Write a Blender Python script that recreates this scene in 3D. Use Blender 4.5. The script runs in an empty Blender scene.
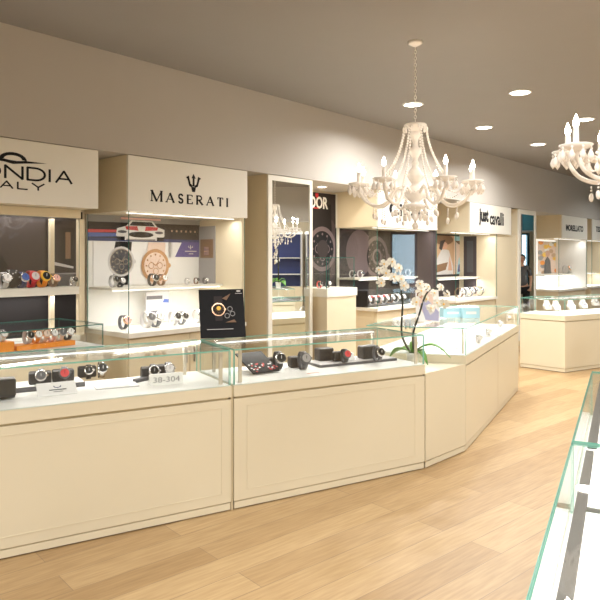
import bpy, bmesh, math, random
from mathutils import Vector, Matrix
random.seed(7)
C = bpy.context.scene.collection
S = bpy.context.scene
PI = math.pi
# ------------------------------------------------------------------ camera
cam_d = bpy.data.cameras.new('camera'); cam = bpy.data.objects.new('camera', cam_d); C.objects.link(cam)
EYE = 1.6; F = 640.0; HOR = 258.0
cam_d.sensor_width = 36; cam_d.lens = 36*F/600; cam_d.shift_y = -(300-HOR)/600
cam.location = (0, 0, EYE); cam.rotation_euler = (PI/2, 0, 0); cam_d.clip_start = .05
S.camera = cam
S.view_settings.view_transform = 'Standard'; S.view_settings.look = 'None'
S.view_settings.gamma = 1; S.view_settings.use_curve_mapping = False
S.view_settings.exposure = -0.07
# ------------------------------------------------------------------ world: daylight outside the shop windows
w = bpy.data.worlds.new('world'); S.world = w; w.use_nodes = True
w.node_tree.nodes['Background'].inputs[0].default_value = (.62, .84, 1, 1)
w.node_tree.nodes['Background'].inputs[1].default_value = 4.5
# lamp powers
P_DOWN = 48; P_SPOT = 3.2; P_CANDLE = 1.1; P_CASE = 3.4; P_SHELF = 6.0
WARM = (1, .86, .68)
# downlights: places on the ceiling (seen ones first, then unseen ones added for fill)
CEIL = 3.33
def gp(x, y, z):                       # layout aid: where the sight line of a photo point meets height z
    Y = (EYE-z)*F/(y-HOR); return Vector(((x-300)/F*Y, Y, z))
DOWN = [gp(413,104,CEIL), gp(520,92,CEIL), gp(484,127,CEIL), gp(538,144,CEIL), gp(585,119,CEIL)]
DOWN += [Vector((x, y, CEIL)) for x, y in ((.9,-.4),(-3.4,-1.6),(3.3,.6),(6.2,1.4),(2.2,-1.9),(6.3,4.3),
                                           (7.3,9.6),(6.7,7.0),(.5,2.3),(7.9,13.2),(3.9,2.6),(-2.6,.6),(-1.0,.5),(2.6,4.4))]
for p in DOWN:
    l = bpy.data.lights.new('downlight_lamp', 'AREA'); l.shape = 'DISK'; l.size = .19; l.energy = P_DOWN; l.color = (1, .985, .955); l.spread = math.radians(158)
    o = bpy.data.objects.new('downlight_lamp', l); o.location = (p.x, p.y, p.z-.03); C.objects.link(o)
# ------------------------------------------------------------------ materials
def mat(name, col, rough=.5, metal=0, emit=None, es=0, spec=.5):
    m = bpy.data.materials.new(name); m.use_nodes = True
    b = m.node_tree.nodes['Principled BSDF']
    b.inputs['Base Color'].default_value = (*col, 1); b.inputs['Roughness'].default_value = rough
    b.inputs['Metallic'].default_value = metal; b.inputs['Specular IOR Level'].default_value = spec
    if emit: b.inputs['Emission Color'].default_value = (*emit, 1); b.inputs['Emission Strength'].default_value = es
    return m
def noisy(name, c1, c2, scale, rough=.5, stretch=(1,1,1), bump=0):
    m = mat(name, c1, rough); nt = m.node_tree; b = nt.nodes['Principled BSDF']
    g = nt.nodes.new('ShaderNodeNewGeometry'); mp = nt.nodes.new('ShaderNodeMapping'); mp.inputs['Scale'].default_value = stretch
    n = nt.nodes.new('ShaderNodeTexNoise'); n.inputs['Scale'].default_value = scale; n.inputs['Detail'].default_value = 5
    r = nt.nodes.new('ShaderNodeMix'); r.data_type = 'RGBA'
    r.inputs[6].default_value = (*c1, 1); r.inputs[7].default_value = (*c2, 1)
    nt.links.new(g.outputs['Position'], mp.inputs[0]); nt.links.new(mp.outputs[0], n.inputs['Vector'])
    nt.links.new(n.outputs[0], r.inputs[0]); nt.links.new(r.outputs[2], b.inputs['Base Color'])
    if bump:
        bp = nt.nodes.new('ShaderNodeBump'); bp.inputs['Strength'].default_value = bump; bp.inputs['Distance'].default_value = .002
        nt.links.new(n.outputs[0], bp.inputs['Height']); nt.links.new(bp.outputs[0], b.inputs['Normal'])
    return m
def glass_mat(name, tint, base, edge):
    m = bpy.data.materials.new(name); m.use_nodes = True; nt = m.node_tree; nt.nodes.clear()
    o = nt.nodes.new('ShaderNodeOutputMaterial'); mx = nt.nodes.new('ShaderNodeMixShader')
    t = nt.nodes.new('ShaderNodeBsdfTransparent'); t.inputs[0].default_value = (*tint, 1)
    g = nt.nodes.new('ShaderNodeBsdfGlossy'); g.inputs['Roughness'].default_value = .01; g.inputs[0].default_value = (1, 1, 1, 1)
    f = nt.nodes.new('ShaderNodeLayerWeight'); f.inputs[0].default_value = .5
    pw = nt.nodes.new('ShaderNodeMath'); pw.operation = 'POWER'; pw.inputs[1].default_value = 5
    mu = nt.nodes.new('ShaderNodeMath'); mu.operation = 'MULTIPLY_ADD'; mu.inputs[1].default_value = edge; mu.inputs[2].default_value = base; mu.use_clamp = True
    nt.links.new(f.outputs['Facing'], pw.inputs[0]); nt.links.new(pw.outputs[0], mu.inputs[0]); nt.links.new(mu.outputs[0], mx.inputs[0])
    nt.links.new(t.outputs[0], mx.inputs[1]); nt.links.new(g.outputs[0], mx.inputs[2]); nt.links.new(mx.outputs[0], o.inputs[0])
    return m
M = {}
M['glass'] = glass_mat('clear_glass', (.985, .995, .99), .03, .6)
M['wing'] = glass_mat('showcase_glass', (.99, .995, .99), .055, .6)
M['gedge'] = mat('glass_edge', (.20, .48, .39), .12)
M['gedge_d'] = mat('glass_edge_dark', (.05, .17, .14), .12)
M['cream'] = noisy('cream_lacquer', (.74, .64, .46), (.77, .67, .49), 3, .38)
M['cream_light'] = noisy('cream_sign_board', (.80, .77, .69), (.82, .79, .71), 3, .5)
M['counter'] = noisy('beige_counter_lacquer', (.68, .62, .47), (.71, .65, .50), 2.5, .34)
M['groove'] = mat('groove', (.56, .48, .32), .6)
M['wall'] = noisy('beige_paint', (.66, .57, .42), (.68, .59, .44), 4, .8)
M['bulk'] = noisy('taupe_paint', (.50, .465, .425), (.52, .485, .445), 3, .85)
M['ceil'] = noisy('grey_ceiling_paint', (.29, .272, .255), (.305, .287, .27), 3, .9)
M['white'] = mat('white_laminate', (.88, .87, .84), .35)
M['paper'] = mat('paper', (.86, .85, .84), .6)
M['frost'] = mat('frosted_post', (.62, .56, .46), .3)
M['black'] = noisy('black_leatherette', (.014, .013, .014), (.03, .028, .03), 120, .42)
M['dark'] = mat('charcoal_panel', (.022, .019, .019), .6, spec=.2)
M['dark2'] = mat('dark_brown_print', (.045, .036, .036), .6, spec=.2)
M['dgrey'] = mat('dark_grey', (.09, .09, .1), .45)
M['grey'] = mat('mid_grey', (.32, .31, .31), .5)
M['lgrey'] = mat('light_grey', (.62, .60, .60), .45)
M['metal'] = mat('brushed_metal', (.45, .43, .42), .3, 1)
M['steel'] = mat('polished_steel', (.72, .72, .74), .15, 1)
M['gold'] = mat('rose_gold', (.85, .55, .36), .22, 1)
M['red'] = mat('red', (.62, .03, .035), .4)
M['pink'] = mat('pink', (.85, .48, .42), .45)
M['orange'] = mat('orange', (.9, .30, .02), .45)
M['yellow'] = mat('yellow', (.9, .55, .05), .45)
M['navy'] = mat('navy', (.03, .045, .16), .4)
M['blue'] = mat('blue', (.07, .13, .42), .4)
M['purple'] = mat('indigo_print', (.10, .08, .28), .4)
M['lblue'] = mat('light_blue', (.42, .70, .80), .5)
M['teal'] = mat('dark_teal', (.015, .06, .075), .3)
M['skin'] = mat('skin', (.62, .36, .25), .5)
M['hair'] = mat('hair', (.03, .018, .014), .5)
M['brown'] = mat('brown', (.22, .12, .06), .5)
M['mauve'] = mat('mauve_print', (.17, .13, .135), .6, spec=.2); M['mauve2'] = mat('dark_mauve_print', (.08, .06, .062), .6, spec=.2); M['lilac'] = mat('lilac_print', (.40, .40, .58), .5)
M['rail'] = mat('dark_grey_rail', (.13, .12, .11), .55)
M['tan'] = mat('tan_print', (.55, .36, .22), .5)
M['peach'] = mat('peach_print', (.80, .62, .52), .5)
M['leaf'] = noisy('orchid_leaf', (.07, .24, .03), (.16, .38, .06), 30, .35)
M['petal'] = noisy('white_petal', (.88, .86, .76), (.9, .88, .82), 60, .6)
M['stem'] = mat('orchid_stem', (.03, .035, .02), .5)
M['mirror'] = mat('mirror_silver', (.88, .92, .92), .0, 1)
M['led'] = mat('led_strip', (1, 1, 1), .5, 0, (1, .985, .96), 2)
M['lamp'] = mat('downlight_glow', (1, 1, 1), .5, 0, (1, .94, .84), 9)
M['bulb'] = mat('candle_bulb_glow', (1, 1, 1), .3, 0, (1, .93, .8), 30)
M['murano'] = mat('white_opal_glass', (.93, .89, .85), .12); M['murano'].node_tree.nodes['Principled BSDF'].inputs['Subsurface Weight'].default_value = .0
M['crystal'] = mat('clear_crystal', (.95, .91, .88), .06); M['crystal'].node_tree.nodes['Principled BSDF'].inputs['Transmission Weight'].default_value = .0
M['ink'] = mat('black_ink', (.012, .012, .014), .6, spec=.2)
M['ground'] = mat('paving', (.4, .42, .42), .8)
M['opal'] = mat('backlit_opal_panel', (.9, .9, .9), .4, 0, (1, .98, .95), .8)
def floor_mat():
    m = mat('oak_planks', (.6, .42, .25), .42); nt = m.node_tree; b = nt.nodes['Principled BSDF']
    g = nt.nodes.new('ShaderNodeNewGeometry'); mp = nt.nodes.new('ShaderNodeMapping'); mp.vector_type = 'POINT'
    mp.inputs['Rotation'].default_value = (0, 0, -math.radians(41))
    br = nt.nodes.new('ShaderNodeTexBrick'); br.offset = .37; br.inputs['Scale'].default_value = 1
    br.inputs['Brick Width'].default_value = 1.9; br.inputs['Row Height'].default_value = .19; br.inputs['Mortar Size'].default_value = .0018
    br.inputs['Color1'].default_value = (.35, .22, .10, 1); br.inputs['Color2'].default_value = (.475, .325, .165, 1); br.inputs['Mortar'].default_value = (.24, .16, .09, 1)
    n = nt.nodes.new('ShaderNodeTexNoise'); n.inputs['Scale'].default_value = 9; n.inputs['Detail'].default_value = 7
    mp2 = nt.nodes.new('ShaderNodeMapping'); mp2.inputs['Scale'].default_value = (.5, 6, 1)
    r = nt.nodes.new('ShaderNodeMix'); r.data_type = 'RGBA'; r.blend_type = 'SOFT_LIGHT'; r.inputs[0].default_value = .55
    nt.links.new(g.outputs['Position'], mp.inputs[0]); nt.links.new(mp.outputs[0], br.inputs['Vector']); nt.links.new(mp.outputs[0], mp2.inputs[0])
    nt.links.new(mp2.outputs[0], n.inputs['Vector']); nt.links.new(br.outputs[0], r.inputs[6]); nt.links.new(n.outputs[0], r.inputs[7])
    nt.links.new(r.outputs[2], b.inputs['Base Color'])
    return m
M['floor'] = floor_mat()
# ------------------------------------------------------------------ helpers
def tag(o, label=None, cat=None, group=None, kind=None):
    if label: o['label'] = label
    if cat: o['category'] = cat
    if group: o['group'] = group
    if kind: o['kind'] = kind
    return o
def thing(name, label, cat, loc=(0,0,0), rz=0, group=None):
    o = bpy.data.objects.new(name, None); C.objects.link(o); o.empty_display_size = .1
    o.location = loc; o.rotation_euler = (0, 0, rz); return tag(o, label, cat, group)
class MB:                              # mesh collector with several materials
    def __init__(s): s.v = []; s.f = []; s.m = []; s.mats = []; s.smooth = []
    def mi(s, m):
        if m not in s.mats: s.mats.append(m)
        return s.mats.index(m)
    def add(s, vs, fs, m, sm=False):
        k = len(s.v); s.v += [tuple(v) for v in vs]; i = s.mi(m)
        for f in fs: s.f.append(tuple(k+a for a in f)); s.m.append(i); s.smooth.append(sm)
    def prism(s, poly, z0, z1, m, side=None):
        n = len(poly); a = sum(poly[i][0]*poly[(i+1)%n][1]-poly[(i+1)%n][0]*poly[i][1] for i in range(n))
        if a < 0: poly = poly[::-1]
        vs = [(p[0], p[1], z0) for p in poly]+[(p[0], p[1], z1) for p in poly]
        s.add(vs, [tuple(range(n))[::-1], tuple(range(n, 2*n))], m)
        s.add(vs, [(i, (i+1)%n, n+(i+1)%n, n+i) for i in range(n)], side or m)
    def box(s, c, d, m, R=None):
        x, y, z = d[0]/2, d[1]/2, d[2]/2; c = Vector(c)
        vs = [Vector(((-x, x)[i&1], (-y, y)[(i>>1)&1], (-z, z)[(i>>2)&1])) for i in range(8)]
        if R: vs = [R @ v for v in vs]
        s.add([v+c for v in vs], [(0,2,3,1),(4,5,7,6),(0,1,5,4),(2,6,7,3),(0,4,6,2),(1,3,7,5)], m)
    def lathe(s, prof, m, c=(0,0,0), n=16, sm=True, R=None):
        c = Vector(c); vs = []; fs = []
        for r, z in prof:
            for i in range(n):
                v = Vector((r*math.cos(2*PI*i/n), r*math.sin(2*PI*i/n), z))
                vs.append((R @ v if R else v)+c)
        for j in range(len(prof)-1):
            for i in range(n): fs.append((j*n+i, j*n+(i+1)%n, (j+1)*n+(i+1)%n, (j+1)*n+i))
        fs.append(tuple(range(n))[::-1]); fs.append(tuple((len(prof)-1)*n+i for i in range(n)))
        s.add(vs, fs, m, sm)
    def tube(s, pts, r, m, n=8, sm=True):
        pts = [Vector(p) for p in pts]; vs = []; fs = []
        rs = r if isinstance(r, (list, tuple)) else [r]*len(pts)
        for k, p in enumerate(pts):
            d = (pts[min(k+1, len(pts)-1)]-pts[max(k-1, 0)]).normalized()
            a = d.cross(Vector((0,0,1)) if abs(d.z) < .95 else Vector((1,0,0))).normalized(); b = d.cross(a)
            for i in range(n): vs.append(p+(a*math.cos(2*PI*i/n)+b*math.sin(2*PI*i/n))*rs[k])
        for j in range(len(pts)-1):
            for i in range(n): fs.append((j*n+i, (j+1)*n+i, (j+1)*n+(i+1)%n, j*n+(i+1)%n))
        fs.append(tuple(range(n))); fs.append(tuple((len(pts)-1)*n+i for i in range(n))[::-1])
        s.add(vs, fs, m, sm)
    def ball(s, c, r, m, n=8, k=5, sz=1):
        prof = [(max(r*math.sin(PI*j/k), 1e-4), -r*sz*math.cos(PI*j/k)) for j in range(k+1)]
        s.lathe(prof, m, c, n)
    def build(s, name, parent=None, loc=None, rz=None):
        me = bpy.data.meshes.new(name); me.from_pydata(s.v, [], s.f)
        for m in s.mats: me.materials.append(m)
        me.polygons.foreach_set('material_index', s.m); me.polygons.foreach_set('use_smooth', s.smooth); me.update()
        bm = bmesh.new(); bm.from_mesh(me); bmesh.ops.recalc_face_normals(bm, faces=bm.faces); bm.to_mesh(me); bm.free()
        return place(me, name, parent, loc, rz)
def place(me, name, parent=None, loc=None, rz=None):
    o = bpy.data.objects.new(name, me); C.objects.link(o)
    if parent: o.parent = parent
    if loc is not None: o.location = loc
    if rz is not None: o.rotation_euler = (0, 0, rz)
    return o
def copy_tree(o, parent=None):
    c = o.copy(); C.objects.link(c); c.parent = parent
    for ch in [x for x in C.objects if x.parent == o]: copy_tree(ch, c)
    return c
def bevel(o, w=.004, seg=2):
    b = o.modifiers.new('bevel', 'BEVEL'); b.width = w; b.segments = seg; b.limit_method = 'ANGLE'; return o
def V2(v): return Vector((v[0], v[1]))
def gpane(mb, p, q, z0, z1, th=.008, g=None, e=None):     # upright glass pane, green edges
    g = g or M['glass']; e = e or M['gedge']
    p, q = V2(p), V2(q); d = (q-p).normalized(); n = Vector((-d.y, d.x))*th/2
    a, b, c_, d_ = p+n, p-n, q-n, q+n
    vs = [(v.x, v.y, z) for z in (z0, z1) for v in (a, b, c_, d_)]
    mb.add(vs, [(1,2,6,5), (3,0,4,7)], g); mb.add(vs, [(0,1,5,4), (2,3,7,6), (0,3,2,1), (4,5,6,7)], e)
def gtop(mb, poly, z, th=.008, g=None, e=None):
    mb.prism([tuple(p) for p in poly], z-th, z, g or M['glass'], e or M['gedge'])
# ---- text -------------------------------------------------------------------------------------
def frame_obj(o, org, u, n=None):       # local x along u, local y up, z outward
    u = Vector(u).normalized(); up = Vector((0,0,1)); nn = u.cross(up)
    m = Matrix((( u.x, up.x, nn.x, org[0]), (u.y, up.y, nn.y, org[1]), (u.z, up.z, nn.z, org[2]), (0,0,0,1)))
    o.matrix_world = m; return o
def text_mesh(txt, size, width=None, bold=0, m=None, ext=.002, name='lettering'):
    cu = bpy.data.curves.new('t', 'FONT'); cu.body = txt; cu.size = size; cu.extrude = ext; cu.offset = bold; cu.align_x = 'CENTER'; cu.align_y = 'CENTER'
    cu.resolution_u = 3
    o = bpy.data.objects.new('t', cu); C.objects.link(o); dg = bpy.context.evaluated_depsgraph_get()
    me = bpy.data.meshes.new_from_object(o.evaluated_get(dg)); bpy.data.objects.remove(o)
    xs = [v.co.x for v in me.vertices]; wd = max(xs)-min(xs); ys = [v.co.y for v in me.vertices]; cy = (max(ys)+min(ys))/2; cx = (max(xs)+min(xs))/2
    k = (width/wd) if width else 1
    for v in me.vertices: v.co.x = (v.co.x-cx)*k; v.co.y -= cy
    me.materials.clear(); me.materials.append(m or M['ink']); me.name = name
    return me
def stroke(mb, pts, w, m, z=.002):      # flat ribbon in local xy, constant or per-stroke width, with thickness
    for a, b in zip(pts[:-1], pts[1:]):
        a, b = Vector(a), Vector(b); d = (b-a).normalized(); n = Vector((-d.y, d.x))*w/2; e = d*w*.25
        p = [a+n-e, a-n-e, b-n+e, b+n+e]
        vs = [(v.x, v.y, 0) for v in p]+[(v.x, v.y, z) for v in p]
        mb.add(vs, [(3,2,1,0),(4,5,6,7),(0,1,5,4),(1,2,6,5),(2,3,7,6),(3,0,4,7)], m)
def glyphs(txt, H, adv, m, serif=True, wide=1., thin=.055, thick=.13):
    mb = MB(); x = 0
    T, K = (thin*H, thick*H) if serif else (thick*H*.9, thick*H)
    def arc(cx, cy, rx, ry, a0, a1, n=8): return [(cx+rx*math.cos(math.radians(a0+(a1-a0)*i/n)), cy+ry*math.sin(math.radians(a0+(a1-a0)*i/n))) for i in range(n+1)]
    for i, ch in enumerate(txt):
        h = H*(1.0 if (i or not serif) else 1.14); W = h*.78*wide; st = []; ser = []
        if ch == 'M':
            W = h*.98*wide; st = [([(0,0),(0,h)],T), ([(0,h),(W/2,0)],K), ([(W/2,0),(W,h)],T), ([(W,h),(W,0)],K)]; ser = [(0,0),(0,h),(W,0),(W,h)]
        elif ch == 'A': W = h*.86*wide; st = [([(0,0),(W/2,h)],T), ([(W/2,h),(W,0)],K), ([(W*.2,h*.33),(W*.8,h*.33)],T)]; ser = [(0,0),(W,0)]
        elif ch == 'S':
            W = h*.52*wide; st = [(arc(W/2,h*.75,W*.45,h*.25,20,250),K*.8), ([(W*.3,h*.52),(W*.75,h*.44)],K), (arc(W/2,h*.25,W*.48,h*.25,75,-160),K*.8)]
        elif ch == 'E': W = h*.6*wide; st = [([(0,0),(0,h)],K), ([(0,0),(W,0)],T), ([(0,h),(W*.95,h)],T), ([(0,h/2),(W*.7,h/2)],T)]; ser = []; st += [([(W,0),(W,h*.2)],T), ([(W*.95,h),(W*.95,h*.82)],T)]
        elif ch == 'R': W = h*.68*wide; st = [([(0,0),(0,h)],K), ([(0,h)]+arc(W*.45,h*.75,W*.4,h*.25,90,-90)+[(0,h*.5)],T*1.4), ([(W*.35,h*.5),(W,0)],K)]; ser = [(0,0),(0,h),(W,0)]
        elif ch == 'T': W = h*.72*wide; st = [([(W/2,0),(W/2,h)],K), ([(0,h),(W,h)],T), ([(0,h),(0,h*.82)],T), ([(W,h),(W,h*.82)],T)]; ser = [(W/2,0)]
        elif ch == 'I': W = h*.12; st = [([(0,0),(0,h)],K)]; ser = [(0,0),(0,h)]
        elif ch == 'O': W = h*1.0*wide; st = [(arc(W/2,h/2,W/2,h/2,0,360,20),K)]
        elif ch == 'N': W = h*.85*wide; st = [([(0,0),(0,h)],K), ([(0,h),(W,0)],K), ([(W,0),(W,h)],K)]
        elif ch == 'D': W = h*.9*wide; st = [([(0,0),(0,h)],K), ([(0,h)]+arc(W*.45,h/2,W*.55,h/2,90,-90,12)+[(0,0)],K)]
        elif ch == 'L': W = h*.7*wide; st = [([(0,h),(0,0),(W,0)],K)]
        elif ch == 'Y': W = h*.9*wide; st = [([(0,h),(W/2,h*.45),(W/2,0)],K), ([(W,h),(W/2,h*.45)],K)]
        for p, wd in st: stroke(mb, [(x+a, b) for a, b in p], wd, m)
        if serif:
            for a, b in ser: stroke(mb, [(x+a-h*.11, b), (x+a+h*.11, b)], T, m)
        x += W+adv
    tot = x-adv
    mb.v = [(a-tot/2, b, c) for a, b, c in mb.v]
    return mb, tot
# ---- posters: flat prints of coloured shapes, local x/y in metres, origin lower left -----------
class Art(MB):
    def __init__(s, W, H, base):
        super().__init__(); s.W, s.H = W, H; s.k = 0
        s.box((W/2, H/2, -.004), (W, H, .008), base)
    def poly(s, pts, m):
        s.k += 1; z = .0004*s.k; s.add([(min(max(a, 0), s.W), min(max(b, 0), s.H), z) for a, b in pts], [tuple(range(len(pts)))], m)
    def rect(s, x0, y0, x1, y1, m): s.poly([(x0,y0),(x1,y0),(x1,y1),(x0,y1)], m)
    def ell(s, cx, cy, rx, ry, m, n=28): s.poly([(cx+rx*math.cos(2*PI*i/n), cy+ry*math.sin(2*PI*i/n)) for i in range(n)], m)
    def watch(s, cx, cy, r, body, dial, strap, marks, lean=0):
        s.poly([(cx-r*.62+lean, cy+r*2), (cx+r*.62+lean, cy+r*2), (cx+r*.7, cy), (cx-r*.7, cy)], strap)
        s.poly([(cx-r*.7, cy), (cx+r*.7, cy), (cx+r*.5, cy-r*1.7), (cx-r*.5, cy-r*1.7)], strap)
        s.ell(cx+r*1.02, cy, r*.12, r*.14, body); s.ell(cx, cy, r, r, body); s.ell(cx, cy, r*.86, r*.86, marks); s.ell(cx, cy, r*.8, r*.8, dial)
        for i in range(12):
            a = i*PI/6; s.ell(cx+r*.66*math.cos(a), cy+r*.66*math.sin(a), r*.06, r*.06, marks, 6)
        for dx, dy in ((-.32,0),(.3,.0),(0,-.34)): s.ell(cx+r*dx, cy+r*dy, r*.2, r*.2, marks, 14); s.ell(cx+r*dx, cy+r*dy, r*.16, r*.16, dial, 14)
        s.poly([(cx-.03*r, cy), (cx+.03*r, cy-.03*r), (cx+.35*r, cy+.5*r)], marks); s.poly([(cx, cy-.04*r), (cx, cy+.04*r), (cx-.45*r, cy+.3*r)], marks)
# ------------------------------------------------------------------ wall coordinates
# the display wall runs obliquely: t along it, s behind the front line of the cases
P0 = Vector((-1.478, 5.5)); U = Vector((.667, .745)); U.normalize(); N = Vector((-U.y, U.x))
U3 = Vector((U.x, U.y, 0))
def W(t, s, z=None):
    p = P0+U*t+N*s; return p if z is None else Vector((p.x, p.y, z))
def T(px, s=0):
    r = (px-300)/F; q = P0+N*s; return (r*q.y-q.x)/(U.x-r*U.y)
def wbox(mb, t0, t1, s0, s1, z0, z1, m): mb.prism([tuple(W(t0,s0)), tuple(W(t1,s0)), tuple(W(t1,s1)), tuple(W(t0,s1))], z0, z1, m)
def on_wall(me_or_mb, name, t, s, z, parent=None):
    o = me_or_mb.build(name) if isinstance(me_or_mb, MB) else place(me_or_mb, name)
    frame_obj(o, W(t, s, z), U3)
    if parent: o.parent = parent
    return o
SB = .72; BZ = 2.494; SGN = 2.01; LEDGE = .947
# ------------------------------------------------------------------ room shell
RX = 8.8; FY = -3.0
def wallhit_x(x, s): q = P0+N*s; t = (x-q.x)/U.x; return q+U*t
def wallhit_y(y, s): q = P0+N*s; t = (y-q.y)/U.y; return q+U*t
cA = wallhit_y(FY, SB); cC = wallhit_x(RX, SB)
room = [tuple(cA), (RX, FY), tuple(cC)]
mb = MB(); mb.prism(room, -.1, 0, M['floor']); tag(mb.build('floor'), kind='structure')
mb = MB(); mb.prism(room, CEIL, CEIL+.1, M['ceil']); tag(mb.build('ceiling'), kind='structure')
tA = (cA-P0).dot(U); tC = (cC-P0).dot(U)
mb = MB(); wbox(mb, tA-.3, tC+.3, SB, SB+.15, 0, CEIL, M['wall']); tag(mb.build('wall_left'), kind='structure')
mb = MB(); wbox(mb, tA+.6, tC-.7, 0, SB, BZ, CEIL, M['bulk']); tag(mb.build('trim_1'), 'taupe bulkhead running above the display cases', kind='structure')
mb = MB(); mb.prism([(cA.x-.3, FY), (RX+.15, FY), (RX+.15, FY-.15), (cA.x-.3, FY-.15)], 0, CEIL, M['wall']); tag(mb.build('wall_front'), kind='structure')
# right wall with shop windows
WIN = [(9.6, 10.1), (10.45, 11.15), (13.75, 14.15)]
mb = MB(); y = FY
def rseg(mb, y0, y1, z0, z1, m): mb.prism([(RX, y0), (RX+.15, y0), (RX+.15, y1), (RX, y1)], z0, z1, m)
WZ0, WZ1 = .9, 2.25
for a, b in WIN:
    rseg(mb, y, a, 0, CEIL, M['wall']); rseg(mb, a, b, 0, WZ0, M['wall']); rseg(mb, a, b, WZ1, CEIL, M['wall']); y = b
rseg(mb, y, cC.y+.2, 0, CEIL, M['wall']); tag(mb.build('wall_right'), kind='structure')
mb = MB(); mb.prism([(RX-.45, FY+.02), (RX-.001, FY+.02), (RX-.001, 15.6), (RX-.45, 15.6)], BZ, CEIL-.002, M['bulk']); tag(mb.build('trim_2'), 'taupe bulkhead above the shop windows', kind='structure')
for i, (a, b) in enumerate(WIN):
    wn = tag(bpy.data.objects.new('window_%d' % (i+1), None), kind='structure'); C.objects.link(wn); wn.location = (RX, (a+b)/2, WZ0)
    def wp(m, name):
        o = m.build(name); o.parent = wn; o.matrix_parent_inverse = Matrix.Translation(-Vector(wn.location)); return o
    m1 = MB(); t_ = .05
    for z0, z1, y0, y1 in ((WZ0, WZ0+t_, a, b), (WZ1-t_, WZ1, a, b), (WZ0+t_, WZ1-t_, a, a+t_), (WZ0+t_, WZ1-t_, b-t_, b)):
        m1.prism([(RX+.02, y0), (RX+.1, y0), (RX+.1, y1), (RX+.02, y1)], z0, z1, M['teal'])
    wp(m1, 'window_frame')
    m1 = MB(); gpane(m1, (RX+.06, a+t_), (RX+.06, b-t_), WZ0+t_, WZ1-t_); wp(m1, 'window_glass')
# dark teal wall panelling with backlit opal signs opposite the cases
for (a, b, z0, z1) in ((11.35, 13.7, .0, 3.32), (14.2, 15.55, .0, 3.32)):
    p = thing('wall_panel', {11.35:'wide dark teal wall panel reflected in the far mirror', 14.2:'dark teal wall panel in the far corner of the shop'}[a], 'panel', (RX-.48, (a+b)/2, z0))
    m1 = MB(); m1.box((0, 0, (z1-z0)/2), (.05, b-a, z1-z0), M['teal']); m1.build('board', p)
    m1 = MB()
    for s_ in (-1, 1): m1.box((-.01, s_*((b-a)/2-.02), (z1-z0)/2), (.06, .04, z1-z0+.01), M['metal'])
    m1.build('edging', p)
p = thing('wall_panel', 'short dark teal panel above the last shop window, seen in the far mirror', 'panel', (RX-.48, 13.95, 2.27))
m1 = MB(); m1.box((0, 0, .525), (.05, .49, 1.05), M['teal']); m1.build('board', p)
m1 = MB(); m1.box((-.03, 0, .01), (.01, .49, .02), M['metal']); m1.build('edging', p)
# ------------------------------------------------------------------ downlights
def downlight(p, label, group=None, r=.1):
    d = thing('ceiling_downlight', label, 'ceiling light', (p[0], p[1], p[2]), 0, group)
    m1 = MB(); prof = [(r, -.001), (r+.018, -.001), (r+.018, -.008), (r, -.012)]
    n = 24; vs = []; fs = []
    for rr, z in prof:
        for i in range(n): vs.append((rr*math.cos(2*PI*i/n), rr*math.sin(2*PI*i/n), z))
    for j in range(4):
        for i in range(n): fs.append((j*n+i, j*n+(i+1)%n, ((j+1)%4)*n+(i+1)%n, ((j+1)%4)*n+i))
    m1.add(vs, fs, M['paper'], True); m1.build('trim_ring', d)
    m1 = MB(); m1.lathe([(r, -.001), (r, -.009)], M['lamp'], n=24, sm=False); m1.build('diffuser', d); return d
LBL = ['round downlight directly behind the chain of the near-centre chandelier', 'largest round downlight, high up right of the chandelier chain', 'round downlight nearest the bulkhead between the two chandeliers',
       'small far round downlight left of the right-hand chandelier', 'round downlight half hidden by the candles of the right-hand chandelier']
for i, p in enumerate(DOWN): downlight(p, LBL[i] if i < 5 else 'round white ceiling downlight added out of view for fill light', None if i < 5 else 'ceiling downlights added out of view for fill light')
# ------------------------------------------------------------------ fascia signs & cases
def fascia(t0, t1, label, s0=-.0, z0=SGN):
    f = thing('sign_box', label, 'sign', W((t0+t1)/2, .3, z0))
    m1 = MB(); wbox(m1, t0, t1, s0+.02, SB-.004, z0, BZ-.002, M['cream']); o = m1.build('box'); o.parent = f; o.matrix_parent_inverse = Matrix.Translation(-Vector(f.location))
    m1 = MB(); wbox(m1, t0-.003, t1, s0-.005, s0+.0195, z0-.003, BZ-.008, M['cream_light']); o = m1.build('sign_face'); o.parent = f; o.matrix_parent_inverse = Matrix.Translation(-Vector(f.location))
    return f
def keep(o, par):
    bpy.context.view_layer.update(); mw = o.matrix_world.copy(); o.parent = par; o.matrix_parent_inverse = par.matrix_world.inverted(); return o
def kid(mb_, name, par, label=None):
    o = mb_.build(name); o.parent = par; o.matrix_parent_inverse = Matrix.Translation(-Vector(par.location)) if par.rotation_euler.z == 0 else par.matrix_basis.inverted()
    if label: o['label'] = label
    return o
def sign_text(f, me_or_mb, name, px, y, z=None, s=-.0055):
    t = T(px, s); p = W(t, s); zz = EYE-(y-HOR)*p.y/F
    o = on_wall(me_or_mb, name, t, s, zz); o.parent = f; o.matrix_parent_inverse = Matrix.Translation(-Vector(f.location)); return o
FS = {}
FS[0] = fascia(T(98)-1.55, T(98), 'cream sign box with winged emblem and wide two-line lettering, leftmost')
FS[1] = fascia(T(128), T(247), 'cream sign box with black trident emblem and serif lettering')
FS[3] = fascia(T(378), T(437), 'cream sign box with black lettering behind the chandelier')
FS[4] = fascia(T(470), T(511), 'cream sign box with condensed lower-case black lettering')
FS[5] = fascia(T(562), T(587), 'cream sign box with small black lettering beyond the far mirror')
FS[6] = fascia(T(592), T(592)+1.5, 'cream sign box cut off by the right edge of the photo')
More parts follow.
